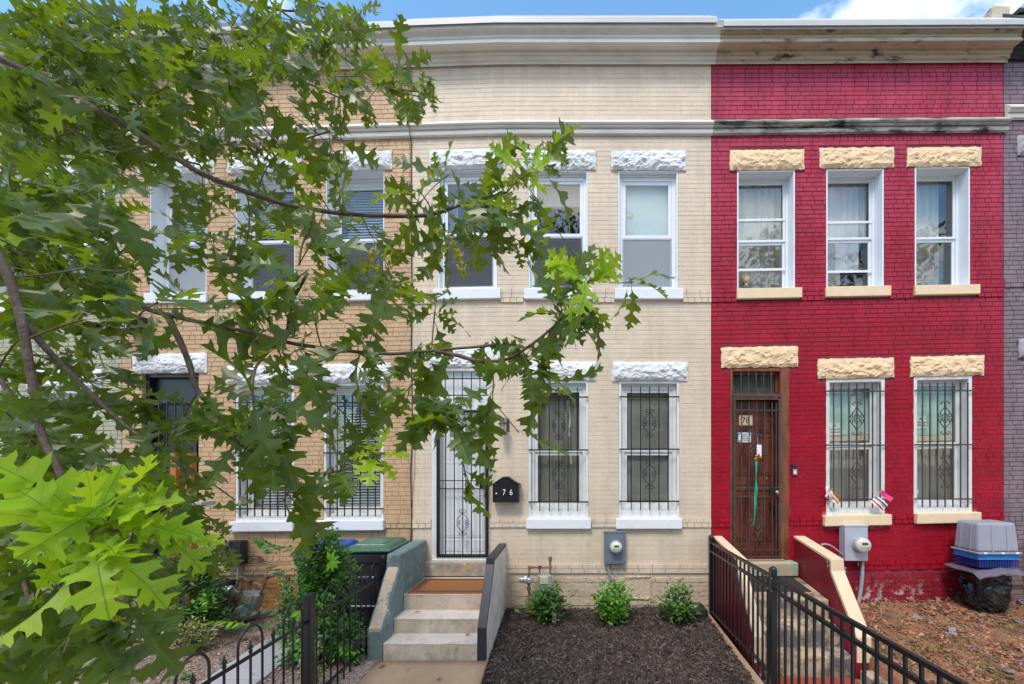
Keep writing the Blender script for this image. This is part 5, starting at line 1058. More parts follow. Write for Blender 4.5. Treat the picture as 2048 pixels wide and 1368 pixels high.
for yy in (-.40, -.26): b = MB(); b.hexa([(tub_x0 - .008, yy - .006, .89), (tub_x0 - .008, yy + .006, .89), (tub_x0 + .014, yy + .006, 1.23), (tub_x0 + .014, yy - .006, 1.23)], [(tub_x0 + .01, yy - .006, .89), (tub_x0 + .01, yy + .006, .89), (tub_x0 + .03, yy + .006, 1.23), (tub_x0 + .03, yy - .006, 1.23)]); build(b, 'ridge', 'tote_grey', tt)
for xx in (tub_x0 + .04, tub_x0 + .27, tub_x1 - .09): b = MB(); b.box(xx, xx + .045, ty0 - .032, ty0 - .0205, .868, .892); build(b, 'clip', 'sill_white', tt, bevel=.003)
b = MB(); taper(b, tub_x0 + .012, tub_x1 - .012, ty0 + .012, ty1 - .012, .79, .861, -.012); b.box(tub_x0 - .005, tub_x1 + .005, ty0 - .005, ty1 + .005, .785, .80); tag(build(b, 'shallow_tub', 'tub_blue', bevel=.01), 'bright blue shallow tub under the upturned grey tub', 'tub')
cr = empty('plastic_crate', (5.7, -.34, .68), 'dark blue slatted crate in the stack under the bright blue tub', 'crate')
b = MB(); b.box(tub_x0 + .05, tub_x1 - .05, ty0 + .05, ty1 - .05, .69, .779); build(b, 'crate_core', 'bin_navy', cr)
for j in range(4): b = MB(); b.ring(tub_x0 + .02, tub_x1 - .02, 0, 1, .01, 0, 1, False) if False else None; z_ = .685 + j * .026; b.box(tub_x0 + .015, tub_x1 - .015, ty0 + .012, ty0 + .028, z_, z_ + .012); b.box(tub_x0 + .015, tub_x0 + .03, ty0 + .029, ty1 - .01, z_, z_ + .012); build(b, 'slat', 'crate_blue', cr)
for i in range(16): b = MB(); x_ = tub_x0 + .02 + i * .034; b.box(x_, x_ + .008, ty0 + .004, ty0 + .0115, .685, .783); build(b, 'upright', 'crate_blue', cr)
b = MB(); rn = random.Random(3)
def crumple(x0, x1, y0, y1, z, dz, th, n=10, m=6, amp=.02, seed=0):
    k = len(b.v)
    for s_ in (0, 1):
        for j in range(m + 1):
            for i in range(n + 1):
                x, y = x0 + (x1 - x0) * i / n, y0 + (y1 - y0) * j / m; e_ = abs(i / n - .5) * 2
                b.v.append((x, y, z - dz * e_ ** 2 - (dz * .9 if j == 0 else 0) + amp * noise.noise(Vector((x * 6, y * 6, seed))) - s_ * th))
    q = (n + 1) * (m + 1)
    for j in range(m):
        for i in range(n):
            a_ = k + j * (n + 1) + i; b.f.append((a_, a_ + 1, a_ + n + 2, a_ + n + 1)); b.f.append((a_ + q, a_ + n + 1 + q, a_ + n + 2 + q, a_ + 1 + q)); b.t += [.5] * 2
    for i in range(n): a_ = k + i; b.f.append((a_, a_ + q, a_ + q + 1, a_ + 1)); b.t.append(.5)
    for j in range(m): a_ = k + j * (n + 1); b.f.append((a_, a_ + n + 1, a_ + n + 1 + q, a_ + q)); b.t.append(.5)
crumple(5.36, 6.10, -.60, -.1, .675, .06, .012, seed=2); tag(build(b, 'tarp_sheet', 'sheet_dark', fix=False), 'dark purple sheet folded over the black bag under the crates', 'sheet')
def blob(b, c, r, n=18, m=12, seed=1, amp=.18):
    k = len(b.v)
    for j in range(m + 1):
        th = math.pi * j / m
        for i in range(n):
            ph = 2 * math.pi * i / n; d = Vector((math.sin(th) * math.cos(ph), math.sin(th) * math.sin(ph), math.cos(th))); q = 1 + amp * noise.fractal(d * 2.2 + Vector((seed, 0, 0)), 1, 2, 4)
            d = Vector([math.copysign(abs(v) ** .7, v) for v in d]); b.v.append((c[0] + d.x * r[0] * q, c[1] + d.y * r[1] * q, c[2] + d.z * r[2] * q))
    for j in range(m):
        for i in range(n): b.f.append((k + j * n + i, k + (j + 1) * n + i, k + (j + 1) * n + (i + 1) % n, k + j * n + (i + 1) % n)); b.t.append(.5)
b = MB(); blob(b, (5.74, -.30, .32), (.26, .18, .31), 40, 28, 3, .30); tag(build(b, 'garbage_bag', 'bag_black'), 'crumpled black plastic bag on the ground carrying the stack of tubs', 'bag')

# ------------------------------------------------------------------ bins
def bin_(label, x0, x1, t0, t1, zb, zt, body, lid, name='trash_bin', number=None, tilt=.0):
    e = empty(name, ((x0 + x1) / 2, -(t0 + t1) / 2, zb), label, 'trash bin'); b = MB(); ins = .045
    b.hexa([(x0 + ins + .02, -t1 + ins + .05, zb + .04), (x1 - ins - .02, -t1 + ins + .05, zb + .04), (x1 - .02, -t1 + .035, zt), (x0 + .02, -t1 + .035, zt)], [(x0 + ins + .02, -t0 - ins, zb + .04), (x1 - ins - .02, -t0 - ins, zb + .04), (x1 - .02, -t0 - .02, zt), (x0 + .02, -t0 - .02, zt)]); bo = build(b, 'bin_body', body, e, bevel=.03, seg=3)
    b = MB(); b.box(x0 + .008, x1 - .008, -t1 + .022, -t0 - .008, zt - .14, zt - .01); build(b, 'collar', body, e, bevel=.025, seg=3)
    b = MB(); b.box(x0, x1, -t1, -t0, zt + .0, zt + .045); L = build(b, 'lid', lid, e, bevel=.022, seg=4)
    b = MB(); b.hexa([(x0 + .035, -t1 + .035, zt + .044), (x1 - .035, -t1 + .035, zt + .044), (x1 - .07, -t1 + .08, zt + .075), (x0 + .07, -t1 + .08, zt + .075)], [(x0 + .035, -t0 - .03, zt + .044), (x1 - .035, -t0 - .03, zt + .044), (x1 - .07, -t0 - .06, zt + .095), (x0 + .07, -t0 - .06, zt + .095)]); build(b, 'lid_panel', lid, L, bevel=.012, seg=3)
    b = MB(); b.hexa([(x0 + .15, -t1 + .17, zt + .079), (x1 - .15, -t1 + .17, zt + .079), (x1 - .17, -t1 + .19, zt + .094), (x0 + .17, -t1 + .19, zt + .094)], [(x0 + .15, -t0 - .15, zt + .088), (x1 - .15, -t0 - .15, zt + .088), (x1 - .17, -t0 - .17, zt + .104), (x0 + .17, -t0 - .17, zt + .104)]); build(b, 'lid_ridge', lid, L, bevel=.006)
    b = MB(); b.tube([(x0 + .06, -t1 + .05, zb + .32), (x1 - .06, -t1 + .05, zb + .32)], .012, 8); build(b, 'lift_bar', 'zinc', e)
    if number: text(number, .062, ((x0 + x1) / 2 - .02, -t1 + .055, zb + .70), 'white_print', e, 'bin_number', .001); text('HOUSEHOLD TRASH ONLY', .03, ((x0 + x1) / 2, -t1 + .13, zt + .0785), 'white_print', e, 'lettering', .0008, rot=(R(22), 0, 0))
    for xx in (x0 + .05, x1 - .09): b = MB(); b.lathe((xx, -t0 - .06, zb + .10), [(.10, 0), (.10, .04)], 18, 'x'); build(b, 'wheel', 'tyre', e)
    return e
bin_('black trash bin with a green lid standing beside the teal stair wall', -2.90, -2.285, .10, .76, -.08, .93, 'bin_black', 'bin_green', number='G10716')
bin_('navy recycling bin with a blue lid behind the tall shrub', -3.57, -2.97, .10, .72, -.08, .90, 'bin_navy', 'bin_blue')
# items on the tan wall
e = empty('cable_box', (X(465), 0, Z(1130)), 'black box with grey conduit on the tan wall by the round bush', 'utility box'); a, c = P(440, 1131, 5.66), P(482, 1083, 5.66)
b = MB(); b.box(a.x, c.x, -.14, -.02, a.z, c.z); build(b, 'box', 'bin_black', e, bevel=.008); b = MB(); b.lathe((a.x + .05, -.14, c.z - .02), [(.08, 0), (.08, -.07), (.05, -.08)], 18, 'y'); build(b, 'meter_face', 'meter_disc', e)
ribbed([(c.x - .09, -.06, a.z), (c.x - .11, -.06, a.z - .18), (c.x - .15, -.06, a.z - .52)], .02, 'zinc', e)
b = MB(); cc = P(505, 1120, 5.76); b.tube([(cc.x + .10 * math.cos(u) * (1 + .04 * u), -.03, cc.z + .055 * math.sin(u)) for u in [i * .35 for i in range(44)]] + [P(540, 1125, 5.77), P(580, 1124, 5.77)], .004, 5); tag(build(b, 'coiled_cable', 'iron_black', smooth=True), 'thin dark cable coiled in loops on the tan wall above the gas meter', 'cable')
b = MB(); a, c = P(395, 1240, 5.4), P(440, 1168, 5.4); b.hexa([(a.x - .1, -.55, -.07), (c.x, -.55, -.07), (c.x + .02, -.55, c.z), (a.x - .1, -.55, c.z)], [(a.x - .1, -.15, -.07), (c.x, -.15, -.07), (c.x + .02, -.15, c.z), (a.x - .1, -.15, c.z)]); tag(build(b, 'planter_box', 'bin_navy', bevel=.02), 'dark square plastic planter half hidden behind the round bush', 'planter')
e = empty('wall_box', (X(270), 0, Z(660)), 'black metal box jutting from the wall where sage and tan fronts meet', 'wall box'); a, c = P(218, 658, 5.5), P(258, 624, 5.5)
b = MB(); b.box(a.x, c.x, -.30, -.005, a.z, c.z); build(b, 'box', 'wall_box', e, bevel=.004); b = MB(); b.box(a.x + .01, c.x - .01, -.306, -.301, a.z + .01, c.z - .01); build(b, 'front_plate', 'tote_grey', e)
b = MB(); b.lathe(((a.x + c.x) / 2, -.307, (a.z + c.z) / 2), [(.022, 0), (.018, -.01)], 12, 'y'); build(b, 'bulb', 'white_print', e)
pr = empty('porch_railing', (X(370), -.7, 0), 'orange stained wooden porch posts and boards before the black door of the tan house', 'railing')
for i, (pa, pb, ya, yb) in enumerate([(352, 364, 905, 1190), (382, 394, 905, 1190)]): a, c = P(pa, yb, 5.1), P(pb, ya, 5.1); b = MB(); b.box(a.x, c.x, -.78, -.70, -.1, c.z); build(b, 'post', 'wood_orange', pr, bevel=.004)
for i in range(6): a = P(352, 1180 - i * 40, 5.1); c = P(394, 1172 - i * 40, 5.1); b = MB(); b.box(a.x, c.x, -.70, -.68, a.z, a.z + .16); build(b, 'board', 'wood_orange', pr, bevel=.003)
b = MB(); a, c = P(384, 1012, 5.0), P(412, 1003, 5.0); b.box(a.x, c.x, -.86, -.66, a.z, c.z); build(b, 'post_cap', 'bluestone', pr, bevel=.004)

# ------------------------------------------------------------------ plants
def leaf_template(out, curl=.25, fold=.35, wob=.0, petiole=.15, seed=0, amp=1.0):
    """out: half outline [(along, width, midrib along)]; returns verts, faces, uv"""
    rnd = random.Random(seed); v, f, uv = [], [], []
    def lift(s, w): return -curl * s * s + fold * abs(w) * .5 + wob * math.sin(s * 9 + seed) * abs(w) + wob * .25 * math.sin(s * 5 + seed * 2)
    for side in (1, -1):
        base = len(v); sc = [1 + amp * rnd.uniform(-.22, .22) for _ in range(8)]
        for i, (s, w, m) in enumerate(out):
            k = sc[int(m * 7.99)]; w_ = w * (1 + (k - 1) * min(1, w / .15)); s_ = s + (k - 1) * .08 * min(1, w / .15)
            v.append((s_, side * w_, lift(s_, w_))); uv.append((s_, .5 + side * w_)); v.append((m, 0, lift(m, 0))); uv.append((m, .5))
        for i in range(len(out) - 1):
            a = base + 2 * i; q = (a, a + 1, a + 3, a + 2) if side == 1 else (a + 2, a + 3, a + 1, a); f.append(q)
    if petiole:
        k = len(v); w = .012
        v += [(-petiole, -w, .02), (-petiole, w, .02), (.02, w, .003), (.02, -w, .003)]; uv += [(0, .5)] * 4; f.append((k, k + 3, k + 2, k + 1))
    return np.array(v), f, np.array(uv)
OAK = [(0, .012, 0), (.06, .022, .05), (.11, .05, .09), (.17, .125, .12), (.215, .185, .15), (.235, .15, .19), (.245, .09, .235), (.28, .055, .28), (.33, .075, .32), (.38, .14, .34), (.42, .235, .36), (.50, .335, .40), (.505, .27, .43), (.575, .285, .455), (.545, .20, .48), (.54, .11, .52), (.575, .06, .575),
       (.62, .08, .61), (.66, .15, .635), (.715, .25, .66), (.81, .335, .69), (.785, .23, .73), (.85, .215, .745), (.80, .13, .775), (.805, .06, .81), (.85, .075, .85), (.90, .15, .87), (.945, .175, .885), (.925, .09, .925), (.96, .055, .95), (1.0, .0, 1.0)]
OAKS = [leaf_template([(s, w * k, m) for s, w, m in OAK], c, fo, wo, .22, i, 1.0) for i, (c, fo, wo, k) in enumerate([(.25, .3, .10, 1.0), (.10, .5, .15, .9), (.40, .2, .12, 1.1), (.05, .15, .2, 1.0), (-.12, .45, .12, .85), (.55, .35, .1, .95), (.2, .8, .15, 1.0)])]
OVAL = [(0, .012, 0), (.15, .12, .13), (.35, .21, .33), (.6, .19, .58), (.82, .10, .8), (1, 0, 1)]
SIMPLE = [leaf_template(OVAL, c, fo, .0, .08, i, .4) for i, (c, fo) in enumerate([(.25, .5), (.05, .7), (.45, .3)])]
TASSEL = [leaf_template([(s, w * .45, m) for s, w, m in OAK], .5, .3, .3, .1, 40, 1.0)]
LM = {}
def leaf_mesh(tm, idx, mname, key):
    if (key, idx, mname) not in LM:
        v, f, uv = tm[idx]; me = bpy.data.meshes.new('leaf'); me.from_pydata(v.tolist(), [], f); me.materials.append(MATS[mname])
        u = me.uv_layers.new(name='UVMap'); li = np.empty(len(me.loops), dtype=np.int32); me.loops.foreach_get('vertex_index', li); u.data.foreach_set('uv', uv[li].astype(np.float32).ravel())
        me.polygons.foreach_set('use_smooth', [True] * len(me.polygons)); LM[(key, idx, mname)] = me
    return LM[(key, idx, mname)]
def leaf_frame(pos, d, n, L, wide=1.0):
    d = d.normalized(); y = n.cross(d)
    if y.length < 1e-4: y = Vector((0, 1, 0)).cross(d)
    y.normalize(); z = d.cross(y)
    m = Matrix(((d.x * L, y.x * L * wide, z.x * L, pos.x), (d.y * L, y.y * L * wide, z.y * L, pos.y), (d.z * L, y.z * L * wide, z.z * L, pos.z), (0, 0, 0, 1))); return m
def leaf_bunch(parent, leaves, tm, key, singles, name='foliage'):
    """leaves: (matrix, template index, material, size seen). The largest seen are parts, the rest one mesh per material"""
    leaves = sorted(leaves, key=lambda q: -q[3]); 
    for mw, i, mname, _ in leaves[:singles]: place(leaf_mesh(tm, i, mname, key), 'leaf', mw, parent)
    by = {}
    for l in leaves[singles:]: by.setdefault(l[2], []).append(l)
    for mname, ls in by.items():
        V, F, U, T, k = [], [], [], [], 0; rnd = random.Random(5)
        for mw, i, _, _ in ls:
            v, f, uv = tm[i]; A = np.array(mw); V.append(v @ A[:3, :3].T + A[:3, 3]); F += [tuple(a + k for a in q) for q in f]; k += len(v); U.append(uv); T += [rnd.random()] * len(f)
        V = np.concatenate(V); U = np.concatenate(U); me = bpy.data.meshes.new(name); me.from_pydata(V.tolist(), [], F); me.materials.append(MATS[mname])
        u = me.uv_layers.new(name='UVMap'); li = np.empty(len(me.loops), dtype=np.int32); me.loops.foreach_get('vertex_index', li); u.data.foreach_set('uv', U[li].astype(np.float32).ravel())
        a = me.attributes.new('tone', 'FLOAT', 'FACE'); a.data.foreach_set('value', T); me.polygons.foreach_set('use_smooth', [True] * len(me.polygons))
        o = bpy.data.objects.new(name, me); link(o, parent); o['kind'] = 'stuff'
def shrub(label, c, rx, ry, h, n, L, mats, singles, seed, name='shrub', shape='ball', stems=9, stem_m='stem', droop=.3, low=.12, cat='shrub'):
    rnd = random.Random(seed); e = empty(name, tuple(c), label, cat); c = Vector(c); leaves = []; tips = []
    for _ in range(stems * 4 if shape != 'twiggy' else stems * 3):
        a = rnd.uniform(0, 6.283); r = math.sqrt(rnd.random()); z = rnd.uniform(low, 1)
        wid = {'ball': math.sqrt(max(0, 1 - (2 * max(z, .1) - 1) ** 2 * .9)), 'cone': (1.05 - z) ** .55 * (.75 + .25 * z), 'twiggy': .35 + .65 * z}[shape]
        tips.append((c + Vector((rx * r * wid * math.cos(a), ry * r * wid * math.sin(a), h * z)), z))
    for i in range(stems):
        tp, z = tips[i * 3 % len(tips)]; b = MB(); base = c + Vector((rnd.gauss(0, rx * .12), rnd.gauss(0, ry * .12), -.02)); mid = base.lerp(tp, .5) + Vector((rnd.gauss(0, .02), rnd.gauss(0, .02), h * .06))
        b.tube([base, base.lerp(mid, .5), mid, mid.lerp(tp, .6), tp], [.008 * h ** .5 + .003, .007, .005, .0035, .002], 5); build(b, 'stem', stem_m, e, smooth=True)
    per = max(1, n // len(tips)); 
    for tp, z in tips:
        axis = ((tp - c - Vector((0, 0, h * .35))).normalized() + Vector((0, 0, .5))).normalized(); mt_ = mats[0] if rnd.random() < .62 else rnd.choice(mats)
        ln = min(.30, .22 * h + L * 1.5)
        for k in range(per):
            u = rnd.random() ** .8; p = tp - axis * ln * (1 - u) + Vector((rnd.gauss(0, 1), rnd.gauss(0, 1), rnd.gauss(0, .8))) * L * .75
            a = rnd.uniform(0, 6.283); side = Vector((math.cos(a), math.sin(a), rnd.uniform(-.2, .5))); d = (side + axis * (.4 + .6 * u) - Vector((0, 0, droop * rnd.random()))).normalized()
            nn = (Vector((0, 0, 1)) + axis * .6 + Vector((rnd.gauss(0, .4), rnd.gauss(0, .4) - .35, 0))).normalized(); s_ = L * rnd.uniform(.6, 1.2)
            if p.z < c.z: continue
            leaves.append((leaf_frame(p, d, nn, s_, rnd.uniform(.9, 1.15)), rnd.randrange(len(SIMPLE)), mt_, s_ * (1.5 if p.y < c.y else 1) / (p - cam.location).length))
    leaf_bunch(e, leaves, SIMPLE, 'simple', singles); return e
hm = lambda x, t: (x, -t, H_MULCH(x, t))
shrub('leafy green shrub on the mulch in front of the gas meter', hm(-.31, .42), .29, .20, .47, 760, .078, ['shrub_leaf', 'shrub_leaf', 'shrub_bright'], 260, 21, stems=9)
shrub('bright green shrub on the mulch below the dark grey meter box', hm(.56, .46), .27, .22, .58, 900, .074, ['shrub_bright', 'shrub_bright', 'shrub_lime'], 280, 22, stems=9)
shrub('small dark glossy shrub on the mulch beside the black drain box', hm(1.45, .44), .23, .20, .52, 700, .072, ['shrub_leaf', 'shrub_leaf', 'shrub_bright'], 260, 23, stems=8)
hl = lambda x, t: (x, -t, H_LEFT(x, t))
shrub('tall leafy shrub with lime shoots growing through the hooped iron fence', hl(-2.72, 1.42), .60, .42, 1.46, 11000, .055, ['shrub_leaf', 'shrub_bright', 'shrub_bright', 'shrub_bright'], 300, 24, shape='cone', stems=30, low=.03)
shrub('slender green shoots at the left foot of the tall leafy shrub', hl(-3.32, 1.15), .14, .16, .95, 650, .048, ['shrub_leaf', 'shrub_bright'], 120, 25, shape='cone', stems=8, low=.1)
shrub('dense round dark green bush before the tan wall', hl(-4.62, .95), .52, .40, 1.18, 3600, .062, ['shrub_leaf', 'shrub_leaf', 'shrub_bright'], 300, 26, stems=16, low=.22)
shrub('straggly yellow variegated shrub under the round bush', hl(-4.35, 1.22), .34, .24, .42, 620, .045, ['shrub_varieg', 'shrub_varieg', 'shrub_leaf'], 120, 27, shape='twiggy', stems=16)
shrub('yellow variegated climber among the iron fence hoops', hl(-2.50, 1.95), .12, .22, .55, 380, .045, ['shrub_varieg', 'shrub_varieg', 'shrub_leaf'], 100, 28, shape='cone', stems=8, low=.05)
shrub('low green weed sprouting by the stone slabs', hl(-2.85, 2.35), .22, .2, .28, 260, .05, ['shrub_bright', 'shrub_lime'], 80, 29, name='weed', shape='twiggy', stems=7, cat='weed')
shrub('tiny weed in the pink gravel left of the slabs', hl(-3.95, 1.72), .07, .06, .08, 50, .04, ['shrub_bright'], 30, 30, name='weed', stems=3, cat='weed')
shrub('dark shrub at the far left before the sage house', hl(-6.6, .9), .7, .4, 1.3, 1800, .07, ['shrub_leaf', 'shrub_leaf', 'shrub_bright'], 100, 31, stems=14)
# low sprays of paired leaflets over the gravel
sp_ = empty('spray_plant', hl(-3.3, .75), 'low arching sprays of paired leaflets over the gravel before the tan wall', 'plant'); rnd = random.Random(9); lv = []
for (pa, pb, d0, d1, mt_) in (((645, 1228), (452, 1232), 4.9, 5.0, 'shrub_leaf'), ((640, 1262), (470, 1252), 4.6, 4.75, 'shrub_leaf'), ((505, 1252), (392, 1250), 4.75, 4.8, 'shrub_lime'), ((600, 1218), (548, 1135), 5.0, 5.1, 'shrub_leaf'), ((548, 1112), (520, 1080), 4.8, 4.9, 'shrub_leaf'), ((640, 1130), (540, 1090), 4.4, 4.7, 'shrub_leaf'), ((660, 1285), (560, 1262), 4.5, 4.5, 'shrub_leaf')):
    a, c = P(*pa, d0), P(*pb, d1); n = 9; b = MB(); pts = [a.lerp(c, i / n) + Vector((0, 0, .05 * math.sin(math.pi * i / n))) for i in range(n + 1)]; b.tube(pts, .003, 4); build(b, 'stem', 'stem', sp_)
    for i, p in enumerate(pts[1:]):
        for s_ in (-1, 1):
            ax = (c - a).normalized(); sd_ = Vector((0, 0, 1)).cross(ax).normalized() * s_; lv.append((leaf_frame(p, ax * .5 + sd_ * .8 + Vector((0, 0, rnd.uniform(-.5, 0))), Vector((rnd.gauss(0, .2), -.6, 1)), rnd.uniform(.075, .11), 1.5), rnd.randrange(3), mt_, 1))
leaf_bunch(sp_, lv, SIMPLE, 'simple', 300)
# lime shoots on the tall shrub
sh = empty('lime_shoot', tuple(P(655, 1140, 4.1)), 'bright lime five-leaved shoot on the front of the tall shrub', 'plant'); lv = []
c = P(662, 1122, 3.95)
for k in range(7): a = -1.9 + k * .62; lv.append((leaf_frame(c, Vector((math.cos(a), -.35, math.sin(a))), Vector((0, -1, .3)), .105, .95), 0, 'shrub_lime', 1))
b = MB(); b.tube([c, c + Vector((.02, .25, -.15))], .003, 4); build(b, 'stem', 'stem', sh); leaf_bunch(sh, lv, SIMPLE, 'simple', 50)
sh = empty('lime_shoot', tuple(P(605, 1225, 4.0)), 'bright lime three-leaved shoot between the iron fence hoops', 'plant'); lv = []
c = P(600, 1222, 3.8)
for k in range(5): a = -2.6 + k * .75; lv.append((leaf_frame(c, Vector((math.cos(a), -.35, math.sin(a))), Vector((0, -1, .3)), .10, 1.0), 0, 'shrub_lime', 1))
b = MB(); b.tube([c, c + Vector((.02, .2, -.3))], .003, 4); build(b, 'stem', 'stem', sh); leaf_bunch(sh, lv, SIMPLE, 'simple', 50)

# ------------------------------------------------------------------ the oak
rnd = random.Random(77)
oak = empty('oak_tree', (-3.0, -6.7, -.42), 'large oak with lobed leaves, its branches hanging in from the left before the houses', 'tree')
b = MB(); b.tube([(-3.0, -6.7, -.45), (-3.0, -6.7, -.2), (-2.98, -6.7, .8), (-3.05, -6.68, 1.9), (-3.0, -6.6, 2.8), (-2.95, -6.5, 3.6), (-3.1, -6.4, 4.6), (-3.0, -6.3, 5.8), (-2.9, -6.2, 7.0)], [.26, .19, .16, .15, .14, .12, .10, .07, .03], 12); build(b, 'trunk', 'bark', oak, smooth=True)
nodes = []          # (point, radius) where twigs may join
def branch(pts, r0, r1, name='branch', start=None):
    v = [P(*p) for p in pts]
    if start: v = [Vector(start).lerp(v[0], u) for u in (0, .35, .7, .9, .97)] + v
    out = []                                                        # smooth path
    for i in range(len(v) - 1):
        p0, p1, p2, p3 = v[max(i - 1, 0)], v[i], v[i + 1], v[min(i + 2, len(v) - 1)]; n = 7
        for j in range(n):
            t = j / n; q = .5 * ((2 * p1) + (p2 - p0) * t + (2 * p0 - 5 * p1 + 4 * p2 - p3) * t * t + (3 * p1 - p0 - 3 * p2 + p3) * t ** 3); out.append(q)
    out.append(v[-1]); m = len(out); rs = [r0 + (r1 - r0) * (i / (m - 1)) ** .8 for i in range(m)]
    out = [q + Vector((noise.noise(q * 9), 0, noise.noise(q * 9 + Vector((5, 5, 5))))) * rs[i] * .5 for i, q in enumerate(out)]
    rk = [r * (1 + .16 * max(0, noise.noise(out[i] * 22))) for i, r in enumerate(rs)]
    b = MB(); b.tube(out, rk, 9); build(b, name, 'bark', oak, smooth=True)
    for q, r in zip(out, rs): nodes.append((q, r))
branch([(-60, 90, 1.75), (0, 118, 1.78), (100, 168, 1.78), (250, 252, 1.75), (400, 345, 1.72), (560, 405, 1.70), (700, 428, 1.68), (850, 430, 1.66), (935, 405, 1.64), (1015, 385, 1.62)], .026, .0045, start=(-2.98, -6.55, 3.2))
branch([(-60, 470, 1.5), (60, 515, 1.5), (150, 560, 1.45), (235, 592, 1.42), (318, 625, 1.40), (500, 665, 1.38), (600, 690, 1.37), (760, 707, 1.36), (880, 700, 1.35), (990, 690, 1.34)], .017, .004, start=(-2.9, -6.3, 2.9))
branch([(870, 702, 1.35), (915, 712, 1.35), (960, 722, 1.34), (1015, 718, 1.33), (1060, 690, 1.31), (1110, 650, 1.29), (1150, 605, 1.27), (1172, 575, 1.26)], .0075, .003)
branch([(-40, 470, 1.15), (0, 520, 1.1), (30, 590, 1.08), (55, 700, 1.06), (80, 850, 1.05), (115, 935, 1.04), (140, 1010, 1.03), (165, 1075, 1.02)], .017, .006, start=(-2.85, -6.45, 2.6))
branch([(42, 640, 1.07), (90, 695, 1.10), (140, 745, 1.13), (215, 820, 1.15), (265, 862, 1.16), (300, 885, 1.16)], .0095, .003)
branch([(335, 628, 1.40), (355, 670, 1.38), (375, 720, 1.36), (392, 775, 1.34), (430, 825, 1.33), (470, 880, 1.33), (560, 935, 1.34), (640, 948, 1.35), (700, 935, 1.35), (770, 905, 1.35)], .011, .0028)
branch([(505, 800, 1.25), (508, 745, 1.28), (525, 715, 1.31), (565, 678, 1.36)], .003, .005)
branch([(575, 668, 1.37), (585, 605, 1.35), (605, 565, 1.33), (615, 545, 1.32)], .006, .004)
branch([(618, 410, 1.69), (622, 450, 1.66), (605, 490, 1.6), (598, 530, 1.55)], .006, .003)
branch([(-40, 150, 2.1), (0, 182, 2.15), (90, 205, 2.2), (180, 250, 2.25), (290, 300, 2.3), (400, 330, 2.35)], .016, .005, start=(-3.0, -6.4, 3.9))
branch([(-40, 190, 1.9), (0, 212, 1.95), (60, 215, 1.95), (150, 265, 1.9), (240, 330, 1.85)], .012, .004, start=(-2.95, -6.5, 3.4))
branch([(560, 20, 2.6), (640, 80, 2.6), (700, 125, 2.55), (750, 158, 2.5), (800, 178, 2.45), (845, 185, 2.4)], .010, .003, start=tuple(P(250, -60, 2.6)))
branch([(-50, -60, 2.5), (60, 20, 2.5), (200, 55, 2.55), (350, 90, 2.6), (480, 110, 2.6), (600, 160, 2.6), (690, 200, 2.6)], .022, .004, start=(-3.0, -6.3, 4.8))
branch([(250, -60, 2.6), (400, -20, 2.65), (560, 20, 2.6), (640, 15, 2.6), (720, 30, 2.6)], .014, .004, start=(-2.95, -6.2, 5.4))
branch([(-60, 700, 1.3), (0, 760, 1.3), (60, 860, 1.25), (60, 980, 1.2), (40, 1100, 1.15), (60, 1200, 1.1), (120, 1260, 1.1), (200, 1290, 1.1)], .012, .004, start=(-2.85, -6.3, 2.3))
branch([(300, 885, 1.16), (360, 930, 1.18), (420, 965, 1.20), (470, 1000, 1.22)], .003, .002)
branch([(435, 215, 2.0), (480, 275, 1.95), (540, 300, 1.9), (620, 275, 1.85), (660, 262, 1.8)], .004, .003)
for p_, q_, s_ in (((-3.0, -6.4, 4.0), (-4.6, -6.0, 5.6), 0), ((-3.0, -6.3, 4.6), (-3.6, -4.6, 6.6), 0), ((-3.0, -6.3, 5.2), (-1.8, -7.4, 6.8), 0), ((-3.0, -6.4, 3.8), (-4.4, -7.6, 5.0), 0), ((-2.9, -6.2, 6.2), (-1.6, -5.6, 7.6), 0)):
    b = MB(); a, c = Vector(p_), Vector(q_); pts = [a.lerp(c, u / 6) + Vector((0, 0, .12 * math.sin(u))) for u in range(7)]; b.tube(pts, [.05 - .007 * u for u in range(7)], 8); build(b, 'branch', 'bark', oak, smooth=True); nodes += [(q, .02) for q in pts]

G = ["8999999850000000", "9999999873000000", "9999987545500000", "9998776641000200", "9987665321356600", "9985566644565300", "9986556644344252", "9985446764423473", "8763223433436752", "7764444323656520", "9865566324671000", "9987766544150000", "9998764420000000", "9998420000000000", "9998100000000000", "9998100000000000", "7773000000000000"]
cl = []             # clusters: (px, py, depth, count, material, length)
def dep(px, py):
    line = 118 + .9 * (px - 0) * .62                                # the long bough: keep most leaves behind it
    if px < 620 and abs(py - (118 + px * .56 - (px / 400) ** 2 * 6)) < 75 and rnd.random() < .9: return rnd.uniform(1.92, 2.6)
    if px < 230 and 500 < py < 1060 and abs(px - (5 + (py - 515) * .27)) < 70 and rnd.random() < .9: return rnd.uniform(1.18, 1.55)
    if py < 330: return rnd.uniform(1.5, 2.5) if px < 560 else rnd.uniform(1.9, 2.3)
    if py < 560: return rnd.uniform(1.15, 1.8) if px < 420 else rnd.uniform(1.45, 1.85)
    if px < 330: return rnd.uniform(.95, 1.5)
    return rnd.uniform(1.2, 1.5)
for j, row in enumerate(G):
    for i, ch in enumerate(row):
        c_ = int(ch)
        if not c_: continue
        tau = -math.log(1 - min(.97, c_ * .104)) * 6400 * (1.0 if i < 5 and j > 9 else .80 if i > 2 or j > 5 else .90); got = 0
        while got < tau:
            px, py = 80 * i + rnd.uniform(0, 80), 80 * j + rnd.uniform(0, 80); d = dep(px, py); n = rnd.choice((4, 5, 6, 6)); L = .15 * FPX / d; A = .125 * L * L * n
            if rnd.random() > (tau - got) / A: break
            got += A; cl.append((px, py, d, n, 'oak_leaf', rnd.uniform(.125, .18)))
